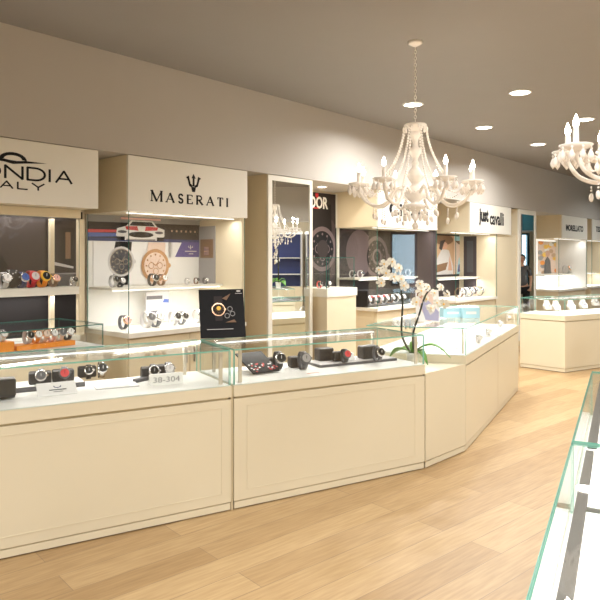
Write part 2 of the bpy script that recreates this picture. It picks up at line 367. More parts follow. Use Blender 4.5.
# sign lettering
def by_right(mb_, wd_, wid, H_, px_r, px_m, y_m):
    k_ = wid/wd_; mb_.v = [(a*k_, b-H_/2, c) for a, b, c in mb_.v]
    tr_ = T(px_r, -.0055); pm = W(T(px_m, -.0055), -.0055); o = on_wall(mb_, 'lettering', tr_-wid/2, -.0055, EYE-(y_m-HOR)*pm.y/F)
    o.parent = FS[0]; o.matrix_parent_inverse = Matrix.Translation(-Vector(FS[0].location))
g, wd = glyphs('MONDIA', .092, .032, M['ink'], serif=False, wide=1.35, thick=.16); by_right(g, wd, .90, .092, 71.5, 60, 176.8)
g, wd = glyphs('ITALY', .05, .03, M['ink'], serif=False, wide=1.6, thick=.2); by_right(g, wd, .49, .05, 44, 37, 187)
m1 = MB()
def outl(mb_, pts, m, z=.003):
    n = len(pts); vs = [(a, b, 0) for a, b in pts]+[(a, b, z) for a, b in pts]
    mb_.add(vs, [tuple(range(n))[::-1], tuple(range(n, 2*n))]+[(i, (i+1)%n, n+(i+1)%n, n+i) for i in range(n)], m)
up = [(-.33+.04, .0)]+[(-.13+.26*i/12, .012+.068*math.sin(PI*i/12)) for i in range(13)]
arch = [(-.115*math.cos(PI*i/12)*1.0, .005+.07*math.sin(PI*i/12)) for i in range(13)]
inner = [(-.075*math.cos(PI*i/12), .012+.035*math.sin(PI*i/12)) for i in range(13)][::-1]
outl(m1, arch+inner, M['ink'])
outl(m1, [(-.29, .0), (-.1, .012), (-.03, .0), (.03, -.004), (.1, .006), (.29, .004), (.1, -.018), (.0, -.034), (-.07, -.02)], M['ink'])
m1.v = [(a*.9, b*.8, c) for a, b, c in m1.v]; sign_text(FS[0], m1, 'emblem', 13, 160.3)
g, wd = glyphs('MASERATI', .08, .05, M['ink'], thin=.10, thick=.22); k = .90/wd; g.v = [(a*k, b-.04, c) for a, b, c in g.v]
sign_text(FS[1], g, 'lettering', 192, 199.6)
m1 = MB()
outl(m1, [(-.018, -.1), (.018, -.1), (.03, -.045), (-.03, -.045)], M['ink']); outl(m1, [(-.012, -.04), (.012, -.04), (.011, .05), (.026, .05), (0, .1), (-.026, .05), (-.011, .05)], M['ink'])
for q in (-1, 1):
    outl(m1, [(q*.02, -.052), (q*.055, -.038), (q*.078, .04), (q*.098, .055), (q*.062, .075), (q*.052, .03), (q*.04, -.012), (q*.012, -.03)][::q], M['ink'])
m1.v = [(a*.9, b*.85, c) for a, b, c in m1.v]; sign_text(FS[1], m1, 'emblem', 193.5, 183)
sign_text(FS[3], text_mesh('Citizen', .24, 1.0, .008), 'lettering', 409.5, 210.5)
sign_text(FS[4], text_mesh('just', .30, .345, .014), 'lettering', 483.8, 217.4)
sign_text(FS[4], text_mesh('cavalli', .30, .54, .008), 'lettering', 496.9, 218.8)
sign_text(FS[5], text_mesh('MORELLATO', .17, 1.06, .006), 'lettering', 574.8, 228.4)
sign_text(FS[6], text_mesh('TISSOT', .17, .6, .004), 'lettering', 600, 229.5)

def case(i, t0, t1, label, shelf_z=(1.33,), side='glass', ledge_out=0, backm=None, s0=0.0, lights=True, sidem=None):
    c = thing('display_case', label, 'display case', W((t0+t1)/2, .3, 0))
    m1 = MB(); wbox(m1, t0+.01, t1-.01, s0+.05, SB-.004, .08, LEDGE-.04, M['cream']); wbox(m1, t0+.02, t1-.02, s0+.08, SB-.004, 0, .08, M['groove']); kid(m1, 'base_cabinet', c)
    nd = 2
    for d in range(nd):
        a = t0+.02+(t1-t0-.04)/nd*d; b = a+(t1-t0-.04)/nd
        m1 = MB(); wbox(m1, a+.004, b-.004, s0+.03, s0+.05, .09, LEDGE-.055, M['cream']); dr = kid(m1, 'door', c)
        m1 = MB(); tt = b-.05 if d == 0 else a+.05; wbox(m1, tt-.006, tt+.006, s0+.01, s0+.03, .62, .76, M['metal']); h = kid(m1, 'handle', dr); h.matrix_parent_inverse = Matrix(); bpy.context.view_layer.update(); h.matrix_parent_inverse = dr.matrix_world.inverted()
    m1 = MB(); wbox(m1, t0-.01, t1+.01, s0-.01, SB-.004, LEDGE-.04, LEDGE, M['cream_light']); kid(m1, 'ledge', c)
    zt = SGN-.004
    m1 = MB(); wbox(m1, t0+.002, t1-.002, SB-.03, SB-.006, LEDGE, zt, backm or M['white']); kid(m1, 'back_panel', c)
    m1 = MB(); wbox(m1, t1-.03, t1, s0+.012, SB-.03, LEDGE, zt, sidem or M['cream']); kid(m1, 'side_panel', c)
    if side == 'glass':
        m1 = MB(); gpane(m1, W(t0+.004, s0+.01), W(t0+.004, SB-.035), LEDGE, zt, .008, M['wing'], M['gedge_d']); kid(m1, 'side_glass', c)
    tm = t1-.004
    m1 = MB(); gpane(m1, W(t0, s0+.004), W(tm, s0+.004), LEDGE, zt, .008, M['wing'], M['gedge_d']); kid(m1, 'front_glass', c)
    for z in shelf_z:
        m1 = MB(); wbox(m1, t0+.02, t1-.035, SB-.42, SB-.03, z-.022, z, M['cream_light']); kid(m1, 'shelf', c)
    # led strips under the sign box and under the shelf
    for z, s_ in [(zt-.012, s0+.1)]+[(q-.03, SB-.40) for q in shelf_z]:
        m1 = MB(); wbox(m1, t0+.05, t1-.06, s_, s_+.02, z-.001, z+.005, M['led']); kid(m1, 'led_strip', c)
        l = bpy.data.lights.new('case_lamp', 'AREA'); l.shape = 'RECTANGLE'; l.size = t1-t0-.15; l.size_y = .03; l.energy = P_SHELF; l.color = (1, .985, .96)
        o = bpy.data.objects.new('case_lamp', l); C.objects.link(o); o.location = W((t0+t1)/2, s_+.01, z-.012)
        o.rotation_euler = (0, 0, math.atan2(U.y, U.x)); 
    return c
def backposter(c, px0, px1, ytop, ybot, art_fn, base, s=SB-.032, name='poster', label=None):
    ta, tb = T(px0, s), T(px1, s); Y = W(ta, s).y
    z1 = EYE-(ytop-HOR)*Y/F; z0 = EYE-(ybot-HOR)*Y/F
    a = Art(tb-ta, z1-z0, base); art_fn(a, tb-ta, z1-z0)
    o = a.build(name); frame_obj(o, W(ta, s-.003, z0), U3); o.parent = c; o.matrix_parent_inverse = Matrix.Translation(-Vector(c.location))
    if label: o['label'] = label
    return o
# -- case 1 (trident sign)
c1 = case(1, T(129), T(245), 'tall lit display case under the trident sign, race car poster inside')
def art_car(a, W_, H_):
    a.rect(0, 0, W_, H_*.12, M['navy']); a.poly([(0, H_*.14), (W_*.33, H_*.2), (W_*.33, H_*.3), (0, H_*.3)], M['blue']); a.poly([(0, H_*.3), (W_*.33, H_*.36), (W_*.33, H_*.44), (0, H_*.42)], M['red'])
    a.poly([(0, H_*.7), (W_, H_*.75), (W_, H_), (0, H_)], M['grey'])
    x, w_ = W_*.22, W_*.42; y = H_*.05; h = H_*.88
    a.poly([(x+w_*.1, y+h*.98), (x+w_*.92, y+h*.98), (x+w_*.92, y+h*.9), (x+w_*.1, y+h*.9)], M['pink'])
    a.poly([(x, y+h*.2), (x+w_*.02, y+h*.5), (x+w_*.2, y+h*.62), (x+w_*.3, y+h*.86), (x+w_*.75, y+h*.86), (x+w_*.84, y+h*.62), (x+w_, y+h*.5), (x+w_, y+h*.2), (x+w_*.9, y), (x+w_*.1, y)], M['paper'])
    a.poly([(x+w_*.26, y+h*.64), (x+w_*.33, y+h*.82), (x+w_*.72, y+h*.82), (x+w_*.79, y+h*.64)], M['ink'])
    a.poly([(x+w_*.18, y+h*.6), (x+w_*.42, y+h*.62), (x+w_*.45, y+h*.42), (x+w_*.2, y+h*.46)], M['red']); a.poly([(x+w_*.6, y+h*.62), (x+w_*.86, y+h*.6), (x+w_*.84, y+h*.46), (x+w_*.58, y+h*.42)], M['red'])
    a.ell(x+w_*.5, y+h*.25, w_*.26, h*.13, M['ink']); a.ell(x+w_*.12, y+h*.36, w_*.09, h*.06, M['dgrey']); a.ell(x+w_*.88, y+h*.36, w_*.09, h*.06, M['dgrey'])
    a.rect(x+w_*.02, y-.001, x+w_*.17, y+h*.15, M['ink']); a.rect(x+w_*.83, y-.001, x+w_*.98, y+h*.15, M['ink']); a.rect(x+w_*.2, y, x+w_*.8, y+h*.06, M['grey'])
    for i in range(6): a.rect(W_*(.7+.045*i), H_*.42, W_*(.715+.045*i), H_*.5, M['tan'])
backposter(c1, 87.5, 201, 213, 240.5, art_car, M['dark2'], label='dark poster with a white and red race car')
def art_watches(a, W_, H_):
    a.watch(W_*.33, H_*.54, H_*.35, M['lgrey'], M['dgrey'], M['ink'], M['steel'], .03)
    a.watch(W_*.76, H_*.44, H_*.40, M['gold'], M['peach'], M['peach'], M['gold'], .02)
backposter(c1, 93, 172, 241, 286, art_watches, M['paper'], label='white poster with a dark and a rose gold watch')
def art_tri(a, W_, H_):
    a.poly([(W_*.2, 0), (W_, 0), (W_, H_*.95), (W_*.42, H_)], M['purple'])
    a.rect(W_*.66, H_*.5, W_*.69, H_*.75, M['lgrey']); a.rect(W_*.6, H_*.62, W_*.62, H_*.72, M['lgrey']); a.rect(W_*.73, H_*.62, W_*.75, H_*.72, M['lgrey']); a.rect(W_*.6, H_*.6, W_*.75, H_*.63, M['lgrey'])
    a.rect(W_*.5, H_*.34, W_*.86, H_*.4, M['lgrey']); a.rect(W_*.62, H_*.18, W_*.76, H_*.23, M['lgrey'])
backposter(c1, 168, 200.5, 241, 257, art_tri, M['paper'], label='indigo panel with a small trident')
def art_card(a, W_, H_):
    a.rect(0, H_*.72, W_, H_, M['lgrey']); a.rect(W_*.02, H_*.74, W_*.7, H_*.86, M['dgrey']); a.poly([(W_*.7, H_*.62), (W_*.98, H_*.6), (W_*.98, H_*.72), (W_*.78, H_*.74)], M['blue']); a.ell(W_*.45, H_*.3, W_*.3, H_*.2, M['lgrey'])
backposter(c1, 146, 169, 292, 322, art_card, M['lgrey'], s=.55, label='small leaflet with car picture')
# grey panel and small picture on the side panel
m1 = MB(); s0_, s1_ = .42, .69; tt = T(245)-.0305; wbox(m1, tt-.008, tt, s0_, s1_, LEDGE+.36, 1.94, M['grey']); wbox(m1, tt-.010, tt-.008, s0_+.03, s1_-.03, 1.60, 1.80, M['brown']); wbox(m1, tt-.011, tt-.010, s0_+.1, s1_-.09, 1.63, 1.72, M['gold']); kid(m1, 'side_picture', c1)

# -- case 0 (leftmost)
t0, t1 = T(98)-1.55, T(98)-.03
c0 = thing('display_case', 'leftmost display case, dark back panels with cream posts and thick shelf', 'display case', W((t0+t1)/2, .3, 0))
m1 = MB(); wbox(m1, t0, t1, .25, SB-.004, .08, LEDGE-.04, M['cream']); kid(m1, 'base_cabinet', c0)
m1 = MB(); wbox(m1, t0, t1, .23, SB-.004, LEDGE-.04, LEDGE, M['cream_light']); kid(m1, 'ledge', c0)
m1 = MB(); wbox(m1, t0, T(82.5, .42), .42, .46, LEDGE, SGN-.006, M['dark']); kid(m1, 'back_panel', c0)
m1 = MB(); wbox(m1, t0, t1, .22, .27, SGN-.075, SGN-.005, M['cream']); kid(m1, 'header', c0)
tp = T(84.5, .24)
for q in (tp-.05, T(51.5, .38)-.018):
    m1 = MB(); wbox(m1, q, q+(.035 if q < tp-.1 else .05), .24 if q > tp-.1 else .36, .29 if q > tp-.1 else .40, LEDGE, SGN-.08, M['cream']); kid(m1, 'post', c0)
m1 = MB(); wbox(m1, t0, tp-.05, .24, .418, 1.295, 1.36, M['cream_light']); kid(m1, 'shelf', c0)
m1 = MB(); gpane(m1, W(t0, .235), W(tp-.052, .235), 1.362, SGN-.08, .006, M['wing'], M['gedge_d']); kid(m1, 'front_glass', c0)
def art_hats(a, W_, H_):
    a.ell(W_*.36, H_*.16, W_*.2, H_*.34, M['ink']); a.ell(W_*.08, H_*.5, W_*.15, H_*.2, M['ink']); a.rect(W_*.0, H_*.14, W_*.08, H_*.4, M['ink']); a.poly([(W_*.5, H_*.35), (W_*.8, H_*.6), (W_*.9, H_*.95), (W_*.55, H_*.95)], M['dark2']); a.ell(W_*.2, H_*.85, W_*.16, H_*.08, M['grey'])
    a.ell(W_*.2, H_*.83, W_*.12, H_*.05, M['dark'])
backposter(c0, -40, 45, 215, 289, art_hats, M['dark2'], s=.417, label='dark print with two black round shapes')
def art_disp(a, W_, H_):
    a.rect(W_*.45, H_*.3, W_*.95, H_*.86, M['dark']); a.rect(W_*.62, H_*.42, W_*.8, H_*.8, M['brown']); a.poly([(W_*.1, H_*.34), (W_*.9, H_*.28), (W_*.9, H_*.31), (W_*.1, H_*.39)], M['lgrey']); a.rect(0, H_*.2, W_, H_*.22, M['grey']); a.ell(W_*.3, H_*.93, W_*.2, H_*.03, M['ink'])
backposter(c0, 47, 76, 217, 289, art_disp, M['dark2'], s=.417, label='dark print with a lit shop display')
l = bpy.data.lights.new('case_lamp', 'AREA'); l.shape = 'RECTANGLE'; l.size = 1.3; l.size_y = .03; l.energy = P_SHELF*.8; l.color = (1, .985, .96)
o = bpy.data.objects.new('case_lamp', l); C.objects.link(o); o.location = W((t0+t1)/2, .33, SGN-.02); o.rotation_euler = (0, 0, math.atan2(U.y, U.x))
l = bpy.data.lights.new('case_lamp', 'AREA'); l.shape = 'RECTANGLE'; l.size = 1.3; l.size_y = .03; l.energy = P_SHELF*.6; l.color = (1, .985, .96)
o = bpy.data.objects.new('case_lamp', l); C.objects.link(o); o.location = W((t0+t1)/2, .33, 1.285); o.rotation_euler = (0, 0, math.atan2(U.y, U.x))
# low counter case in front of it
kt0, kt1 = t0+.0, T(103.5, -.47)
kc = thing('low_showcase', 'low glass-topped showcase with orange display boxes under the winged sign', 'showcase', W((kt0+kt1)/2, -.2, 0))
m1 = MB(); wbox(m1, kt0, kt1, -.47, .20, .0, .93, M['cream']); kid(m1, 'body', kc)
m1 = MB(); wbox(m1, kt0, kt1+.005, -.475, .205, .93, LEDGE, M['white']); kid(m1, 'display_floor', kc)
m1 = MB(); gpane(m1, W(kt0, -.465), W(kt1, -.465), LEDGE, 1.10, .006, None, M['gedge_d']); kid(m1, 'front_glass', kc)
m1 = MB(); gpane(m1, W(kt1-.004, -.46), W(kt1-.004, .2), LEDGE, 1.10, .006, None, M['gedge_d']); kid(m1, 'end_glass', kc)
m1 = MB(); gtop(m1, [W(kt0, -.469), W(kt1, -.469), W(kt1, .2), W(kt0, .2)], 1.108, .007, None, M['gedge_d']); kid(m1, 'top_glass', kc)
# -- case 3 (behind chandelier)
c3 = case(3, T(377.5), T(437)-.0, 'display case with dark watch poster behind the orchid and chandelier', shelf_z=(1.33,), backm=M['dark2'], sidem=M['mauve2'])
def art_dw(a, W_, H_):
    a.ell(W_*.40, H_*.5, W_*.25, H_*.5, M['mauve']); a.watch(W_*.72, H_*.42, H_*.46, M['mauve'], M['dark'], M['dark'], M['mauve'])
    a.ell(W_*.72, H_*.42, H_*.2, H_*.2, M['dark'])
    for r_ in (.18, .12): a.ell(W_*.72, H_*.42, H_*r_, H_*r_, M['mauve'] if r_ > .15 else M['ink'])
backposter(c3, 337, 390, 228.5, 277, art_dw, M['dark2'], label='dark poster with a large chronograph')
# small picture lightboxes inside case 3
# -- case 4 
c4 = case(4, T(456), T(497), 'display case with people posters under the condensed lower-case sign', shelf_z=(1.28,), backm=M['dark2'])
m1 = MB(); tt = T(497)-.0305; wbox(m1, tt-.008, tt, .36, .60, LEDGE+.03, 1.98, M['mauve2']); wbox(m1, tt-.010, tt-.008, .42, .54, 1.35, 1.9, M['dgrey']); kid(m1, 'dark_side_strip', c4)
def art_people(a, W_, H_):
    for k_ in (.0, .5):
        x = W_*k_; w_ = W_*.5
        a.rect(x, 0, x+w_, H_, M['tan'] if k_ == 0 else M['peach']); a.ell(x+w_*.5, H_*.9, w_*.45, H_*.14, M['brown'])
        a.poly([(x+w_*.1, 0), (x+w_*.2, H_*.4), (x+w_*.45, H_*.68), (x+w_*.75, H_*.62), (x+w_*.95, H_*.2), (x+w_*.95, 0)], M['lblue' if k_ else 'lgrey'])
        a.ell(x+w_*.52, H_*.74, w_*.17, H_*.1, M['skin']); a.poly([(x+w_*.3, H_*.66), (x+w_*.36, H_*.86), (x+w_*.6, H_*.9), (x+w_*.5, H_*.78), (x+w_*.42, H_*.62)], M['hair'])
        a.poly([(x+w_*.15, H_*.05), (x+w_*.2, H_*.25), (x+w_*.7, H_*.32), (x+w_*.6, H_*.12)], M['purple' if k_ else 'brown'])
        a.poly([(x+w_*.7, H_*.1), (x+w_*.9, H_*.1), (x+w_*.78, H_*.5)], M['skin'])
    a.rect(W_*.5, H_*.88, W_, H_, M['lblue'])
backposter(c4, 432, 474, 235, 275, art_people, M['tan'], label='poster of two seated people')
# -- case 5
c5 = case(5, T(559), T(587), 'bright far display case with floral poster beyond the far mirror', shelf_z=(1.25,), backm=M['opal'], sidem=M['white'])
def art_flor(a, W_, H_):
    rr = random.Random(3)
    for k_ in range(26): a.ell(W_*rr.random(), H_*rr.random(), W_*.13, H_*.07, M[rr.choice(['orange','peach','tan','paper','yellow','grey'])], 8)
    a.poly([(W_*.3, 0), (W_*.35, H_*.4), (W_*.5, H_*.55), (W_*.65, H_*.4), (W_*.7, 0)], M['dgrey']); a.ell(W_*.5, H_*.62, W_*.12, H_*.1, M['skin'])
backposter(c5, 537.5, 556, 241, 274, art_flor, M['peach'], label='orange floral poster')
# -- case 6
c6 = case(6, T(592), T(592)+1.45, 'farthest display case, cut by the right edge of the photo', shelf_z=(1.25,), backm=M['grey'])
# alcove poster
al = thing('wall_poster', 'tall dark poster with a big chronograph and white capitals beside the mirror', 'poster', W(T(325, SB), SB-.02, .9))
ta, tb = T(296, SB), T(334.5, SB)
a = Art(tb-ta, BZ-.03-.9, M['dark2']); Wd, Hd = tb-ta, BZ-.93
cx_ = T(321, SB)-ta; cz_ = EYE-(249-HOR)*W(T(321, SB), SB).y/F-.9
a.ell(cx_-.1, cz_, .5, .5, M['mauve2']); a.watch(cx_, cz_, .30, M['mauve'], M['ink'], M['dark'], M['mauve']); a.ell(cx_, cz_, .12, .12, M['dark2'])
o = a.build('poster_sheet'); frame_obj(o, W(ta, SB-.02, .9), U3); o.parent = al; o.matrix_parent_inverse = Matrix.Translation(-Vector(al.location))
def al_txt(obj_, name, px, y, label=None):
    t_ = T(px, SB-.03); p = W(t_, SB-.03); o = on_wall(obj_, name, t_, SB-.028, EYE-(y-HOR)*p.y/F); o.parent = al; o.matrix_parent_inverse = Matrix.Translation(-Vector(al.location)); return o
al_txt(text_mesh('TUDOR', .215, .60, .005, M['white']), 'lettering', 313.5, 202)
m1 = MB(); outl(m1, [(-.03, .03), (.03, .03), (.03, -.01), (0, -.035), (-.03, -.01)], M['red']); al_txt(m1, 'shield_emblem', 317, 195.5)
m1 = MB(); outl(m1, [(-.05, -.008), (.05, -.008), (.05, .008), (-.05, .008)], M['red']); al_txt(m1, 'red_lettering', 316, 208)
m1 = MB(); wbox(m1, T(334.5, SB), T(336.5, SB), SB-.05, SB-.005, .9, BZ-.02, M['cream_light']); kid(m1, 'edge_strip', al)
p = W(T(322, .35), .35); downlight((p.x, p.y, BZ), 'small round downlight under the bulkhead between mirror and dark poster', None, .055)
l = bpy.data.lights.new('downlight_lamp', 'AREA'); l.shape = 'DISK'; l.size = .1; l.energy = P_SPOT*2.5; l.color = WARM
o = bpy.data.objects.new('downlight_lamp', l); o.location = (p.x, p.y, BZ-.03); C.objects.link(o)
# ------------------------------------------------------------------ mirror columns
def mirror_col(t0, t1, label, fr=.06):
    c = thing('mirror_column', label, 'mirror', W((t0+t1)/2, .3, 0))
    m1 = MB(); wbox(m1, t0, t1, .02, SB-.004, 0, BZ-.002, M['cream']); kid(m1, 'column', c)
    m1 = MB(); zt = BZ-.01
    wbox(m1, t0, t0+fr, -.005, .0195, .1, zt, M['cream_light']); wbox(m1, t1-fr*.8, t1, -.005, .0195, .1, zt, M['cream_light']); wbox(m1, t0+fr, t1-fr*.8, -.005, .0195, zt-fr*.9, zt, M['cream_light']); wbox(m1, t0+fr, t1-fr*.8, -.005, .0195, .1, .22, M['cream_light'])
    kid(m1, 'frame', c)
    m1 = MB(); wbox(m1, t0+fr, t1-fr*.8, .004, .0195, .22, zt-fr*.9, M['mirror']); kid(m1, 'mirror_glass', c)
    return c
mirror_col(T(268), T(312.3), 'tall cream-framed mirror reflecting a chandelier and an orchid')
mirror_col(T(518.5), T(536), 'far tall narrow mirror reflecting a person, beside the condensed-letter sign', .09)
# plain panels between units
for a_, b_, lb, s_ in ((T(497)+.015, T(518.5)-.02, 'plain cream pilaster panel left of the far mirror', .03),):
    p = thing('pilaster', lb, 'panel', W((a_+b_)/2, .3, 0))
    m1 = MB(); wbox(m1, a_, b_, s_, SB-.004, .09, SGN-.005, M['cream']); kid(m1, 'panel', p)
    m1 = MB(); wbox(m1, a_+.01, b_-.01, s_+.02, SB-.004, 0, .09, M['groove']); kid(m1, 'plinth', p)
# ------------------------------------------------------------------ glass counters
GZ0, GZ1 = .79, 1.02
Bp = Vector((-.418, 4.06)); BU = Vector((.865, .502)).normalized(); BN = Vector((-BU.y, BU.x))
def B(t, s): return Bp+BU*t+BN*s
def inset_poly(poly, d):
    n = len(poly); out = []
    a = sum(poly[i][0]*poly[(i+1)%n][1]-poly[(i+1)%n][0]*poly[i][1] for i in range(n)); sg = 1 if a > 0 else -1
    for i in range(n):
        p0, p1, p2 = V2(poly[i-1]), V2(poly[i]), V2(poly[(i+1)%n])
        d1 = (p1-p0).normalized(); d2 = (p2-p1).normalized(); n1 = Vector((-d1.y, d1.x))*sg; n2 = Vector((-d2.y, d2.x))*sg
        m_ = (n1+n2); m_ = m_/max(m_.dot(n1), .2); out.append(tuple(p1+m_*d))
    return out
def counter_thing(label, poly, seams=(), glass=True, fronts=(0,), mould=(), dividers=(), posts=True, cat='counter', name='glass_counter', back=None, panel_inset=None, rail=True):
    ctr = sum((V2(p) for p in poly), Vector((0,0)))/len(poly)
    c = thing(name, label, cat, (ctr.x, ctr.y, 0))
    m1 = MB(); m1.prism(inset_poly(poly, .02), .0, .008, M['ink']); m1.prism(inset_poly(poly, .004), .008, .05, M['counter']); kid(m1, 'plinth', c)  # lowest black strip paints in the shadow line along the floor
    m1 = MB(); m1.prism(inset_poly(poly, .010), .05, .058, M['groove']); m1.prism(poly, .058, .705, M['counter'])
    m1.prism(inset_poly(poly, .012), .705, .72, M['groove'] if glass else M['counter'])
    if not glass: m1.prism(poly, .7051, .724, M['counter'])
    kid(m1, 'cabinet', c)
    if glass:
        m1 = MB(); m1.prism(inset_poly(poly, -.004), .72, .79, M['counter']); m1.prism(inset_poly(poly, .004), .79, .795, M['white']); bevel(kid(m1, 'display_floor', c), .003)
    n = len(poly)
    for (i, marg) in mould:               # thin raised moulding frame on front i
        p, q = V2(poly[i]), V2(poly[(i+1)%n]); d = (q-p).normalized(); nn = Vector((-d.y, d.x)); L = (q-p).length
        if (ctr-p).dot(nn) > 0: nn = -nn
        k = [0]+[s_ for s_ in seams if True]+[L]
        for a_, b_ in zip(k[:-1], k[1:]):
            a_ += marg; b_ -= marg
            if b_-a_ < .1: continue
            m1 = MB(); w_ = .005
            def strip(x0, x1, z0, z1):
                m1.prism([tuple(p+d*x0), tuple(p+d*x1), tuple(p+d*x1+nn*.002), tuple(p+d*x0+nn*.002)], z0, z1, M['counter'])
            strip(a_, b_, .655, .655+w_); strip(a_, b_, .115, .115+w_); strip(a_, a_+w_, .121, .655); strip(b_-w_, b_, .121, .655)
            kid(m1, 'moulding', c)
    if seams:
        p, q = V2(poly[0]), V2(poly[1]); d = (q-p).normalized(); nn = Vector((-d.y, d.x))
        if (ctr-p).dot(nn) > 0: nn = -nn
        m1 = MB()
        for s_ in seams: m1.prism([tuple(p+d*(s_-.002)), tuple(p+d*(s_+.002)), tuple(p+d*(s_+.002)+nn*.001), tuple(p+d*(s_-.002)+nn*.001)], .06, .70, M['groove'])
        kid(m1, 'door_joint', c)
    if not glass: return c
    gpoly = inset_poly(poly, .004)
    for i in range(n):
        if back is not None and i in back: continue
        m1 = MB(); p, q = V2(gpoly[i]), V2(gpoly[(i+1)%n]); d = (q-p).normalized()
        gpane(m1, p+d*.001, q-d*.009, GZ0+.004, GZ1-.01); kid(m1, 'front_glass' if i in fronts else 'end_glass', c)
    m1 = MB(); gtop(m1, gpoly, GZ1); kid(m1, 'top_glass', c)
    p, q = V2(gpoly[0]), V2(gpoly[1]); d = (q-p).normalized(); L = (q-p).length; nn = Vector((-d.y, d.x))
    if (ctr-p).dot(nn) < 0: nn = -nn
    for s_ in dividers:
        m1 = MB(); gpane(m1, p+d*s_+nn*.01, p+d*s_+nn*.4, GZ0+.006, GZ1-.012); kid(m1, 'divider_glass', c)
    if rail:
        # led rail under the glass towards the staff side
        m1 = MB(); off = .46
        m1.prism([tuple(p+d*.06+nn*off), tuple(p+d*(L-.12)+nn*off), tuple(p+d*(L-.12)+nn*(off+.03)), tuple(p+d*.06+nn*(off+.03))], GZ1-.028, GZ1-.011, M['white']); r = kid(m1, 'lamp_rail', c)
        m1 = MB(); m1.prism([tuple(p+d*.07+nn*(off-.008)), tuple(p+d*(L-.13)+nn*(off-.008)), tuple(p+d*(L-.13)+nn*(off-.0005)), tuple(p+d*.07+nn*(off-.0005))], GZ1-.022, GZ1-.014, M['led']); kid(m1, 'led_strip', c)
        l = bpy.data.lights.new('case_lamp', 'AREA'); l.shape = 'RECTANGLE'; l.size = L-.2; l.size_y = .02; l.energy = P_CASE*(L/1.5); l.color = (1, .95, .88)
        o = bpy.data.objects.new('case_lamp', l); C.objects.link(o); pc = p+d*(L/2)+nn*(off+.015); o.location = (pc.x, pc.y, GZ1-.034); o.rotation_euler = (0, 0, math.atan2(d.y, d.x))
    if posts:
        m1 = MB()
        for a_, o_ in ((.055, .035), (L-.05, .035), (.055, .47), (L-.13, .47)):
            cc = p+d*a_+nn*o_; R = Matrix.Rotation(math.atan2(d.y, d.x), 3, 'Z')
            m1 = MB(); m1.box((cc.x, cc.y, (GZ0+GZ1)/2-.003), (.022, .012, GZ1-GZ0-.024), M['frost'], R); kid(m1, 'corner_post', c)
    return c
t_ = lambda v: tuple(v)
cA_ = counter_thing('long beige glass-topped counter at the left edge, nearest the viewer', [t_(B(-2.15, 0)), t_(B(-.022, 0)), t_(B(-.022, .6)), t_(B(-2.15, .6))], mould=((0, .06),), back=(2,))
cB_ = counter_thing('beige glass-topped counter in the centre with black watch trays inside', [t_(B(.0, 0)), t_(B(1.575, 0)), t_(B(1.575, .6)), t_(B(.0, .6))], mould=((0, .09),), back=(2,))
m1 = MB(); m1.prism([t_(B(-.0195, .01)), t_(B(-.0025, .01)), t_(B(-.0025, .58)), t_(B(-.0195, .58))], .001, .78, M['yellow'] if 0 else M['groove'])
kid(m1, 'joint_strip', cA_, 'narrow ochre strip at the joint')
cor = Vector((1.372, 5.29)); DE = Vector((2.639, 7.73)); DU = (DE-cor).normalized(); DN = Vector((-DU.y, DU.x)); d2 = Vector((.567, 5.52))
b1 = B(1.58, 0)
cC_ = counter_thing('angled beige corner cabinet with a bare top holding the orchid', [t_(b1+BU*.004), t_(cor-DU*.004-BU*.003), t_(d2+Vector((.0, -.03))), t_(B(1.59, .6))], glass=False, name='corner_cabinet', cat='cabinet')
db = d2+DU*2.75
cD_ = counter_thing('beige glass-topped counter running away from the corner cabinet', [t_(cor), t_(DE), t_(db), t_(d2)], seams=(1.42,), dividers=(1.42,), back=(2,))
e1, e2, e3 = Vector((3.23, 9.39)), Vector((3.685, 8.9)), Vector((5.35, 9.905))
cE_ = counter_thing('far beige glass-topped counter bent at an angle, jewellery inside', [t_(e2), t_(e3), (5.04, 10.42), (3.80, 9.66), (3.60, 9.80), t_(e1)], fronts=(0, 5), dividers=(.4,), back=(2, 3), posts=False)
# foreground showcase at right
FU = Vector((.452, .892)).normalized(); FN = Vector((FU.y, -FU.x)); F1 = Vector((1.494, 3.285)); Fs = Vector((.859, 2.03)); F0 = F1-FU*2.95
def fcase(a, b, label):
    poly = [t_(a), t_(b), t_(b+FN*.62), t_(a+FN*.62)]
    c = counter_thing(label, poly, posts=False, rail=False, back=())
    d = (b-a).normalized(); L = (b-a).length
    m1 = MB(); o_ = .046; m1.prism([t_(a+d*.04+FN*o_), t_(b-d*.04+FN*o_), t_(b-d*.04+FN*(o_+.022)), t_(a+d*.04+FN*(o_+.028))], GZ1-.03, GZ1-.011, M['rail']); kid(m1, 'lamp_rail', c, 'grey metal lamp rail')
    m1 = MB(); gpane(m1, a+d*(L*.72)+FN*.3, a+d*(L*.72)+FN*.6, GZ0+.006, GZ1-.012); kid(m1, 'divider_glass', c)
    m1 = MB(); m1.prism([t_(a+d*.02+FN*.02), t_(b-d*.02+FN*.02), t_(b-d*.02+FN*.6), t_(a+d*.02+FN*.6)], GZ0+.005, GZ0+.02, M['white']); kid(m1, 'display_board', c)
    l = bpy.data.lights.new('case_lamp', 'AREA'); l.shape = 'RECTANGLE'; l.size = L-.2; l.size_y = .02; l.energy = P_CASE*.9; l.color = (1, .95, .88)
    o = bpy.data.objects.new('case_lamp', l); C.objects.link(o); pc = a+d*(L/2)+FN*(o_+.011); o.location = (pc.x, pc.y, GZ1-.036); o.rotation_euler = (0, 0, math.atan2(d.y, d.x))
fcase(F0, Fs-FU*.004, 'glass showcase in the lower right corner with a grey metal rail')
fcase(Fs+FU*.004, F1, 'second glass showcase at the right edge, just beyond the nearest one')
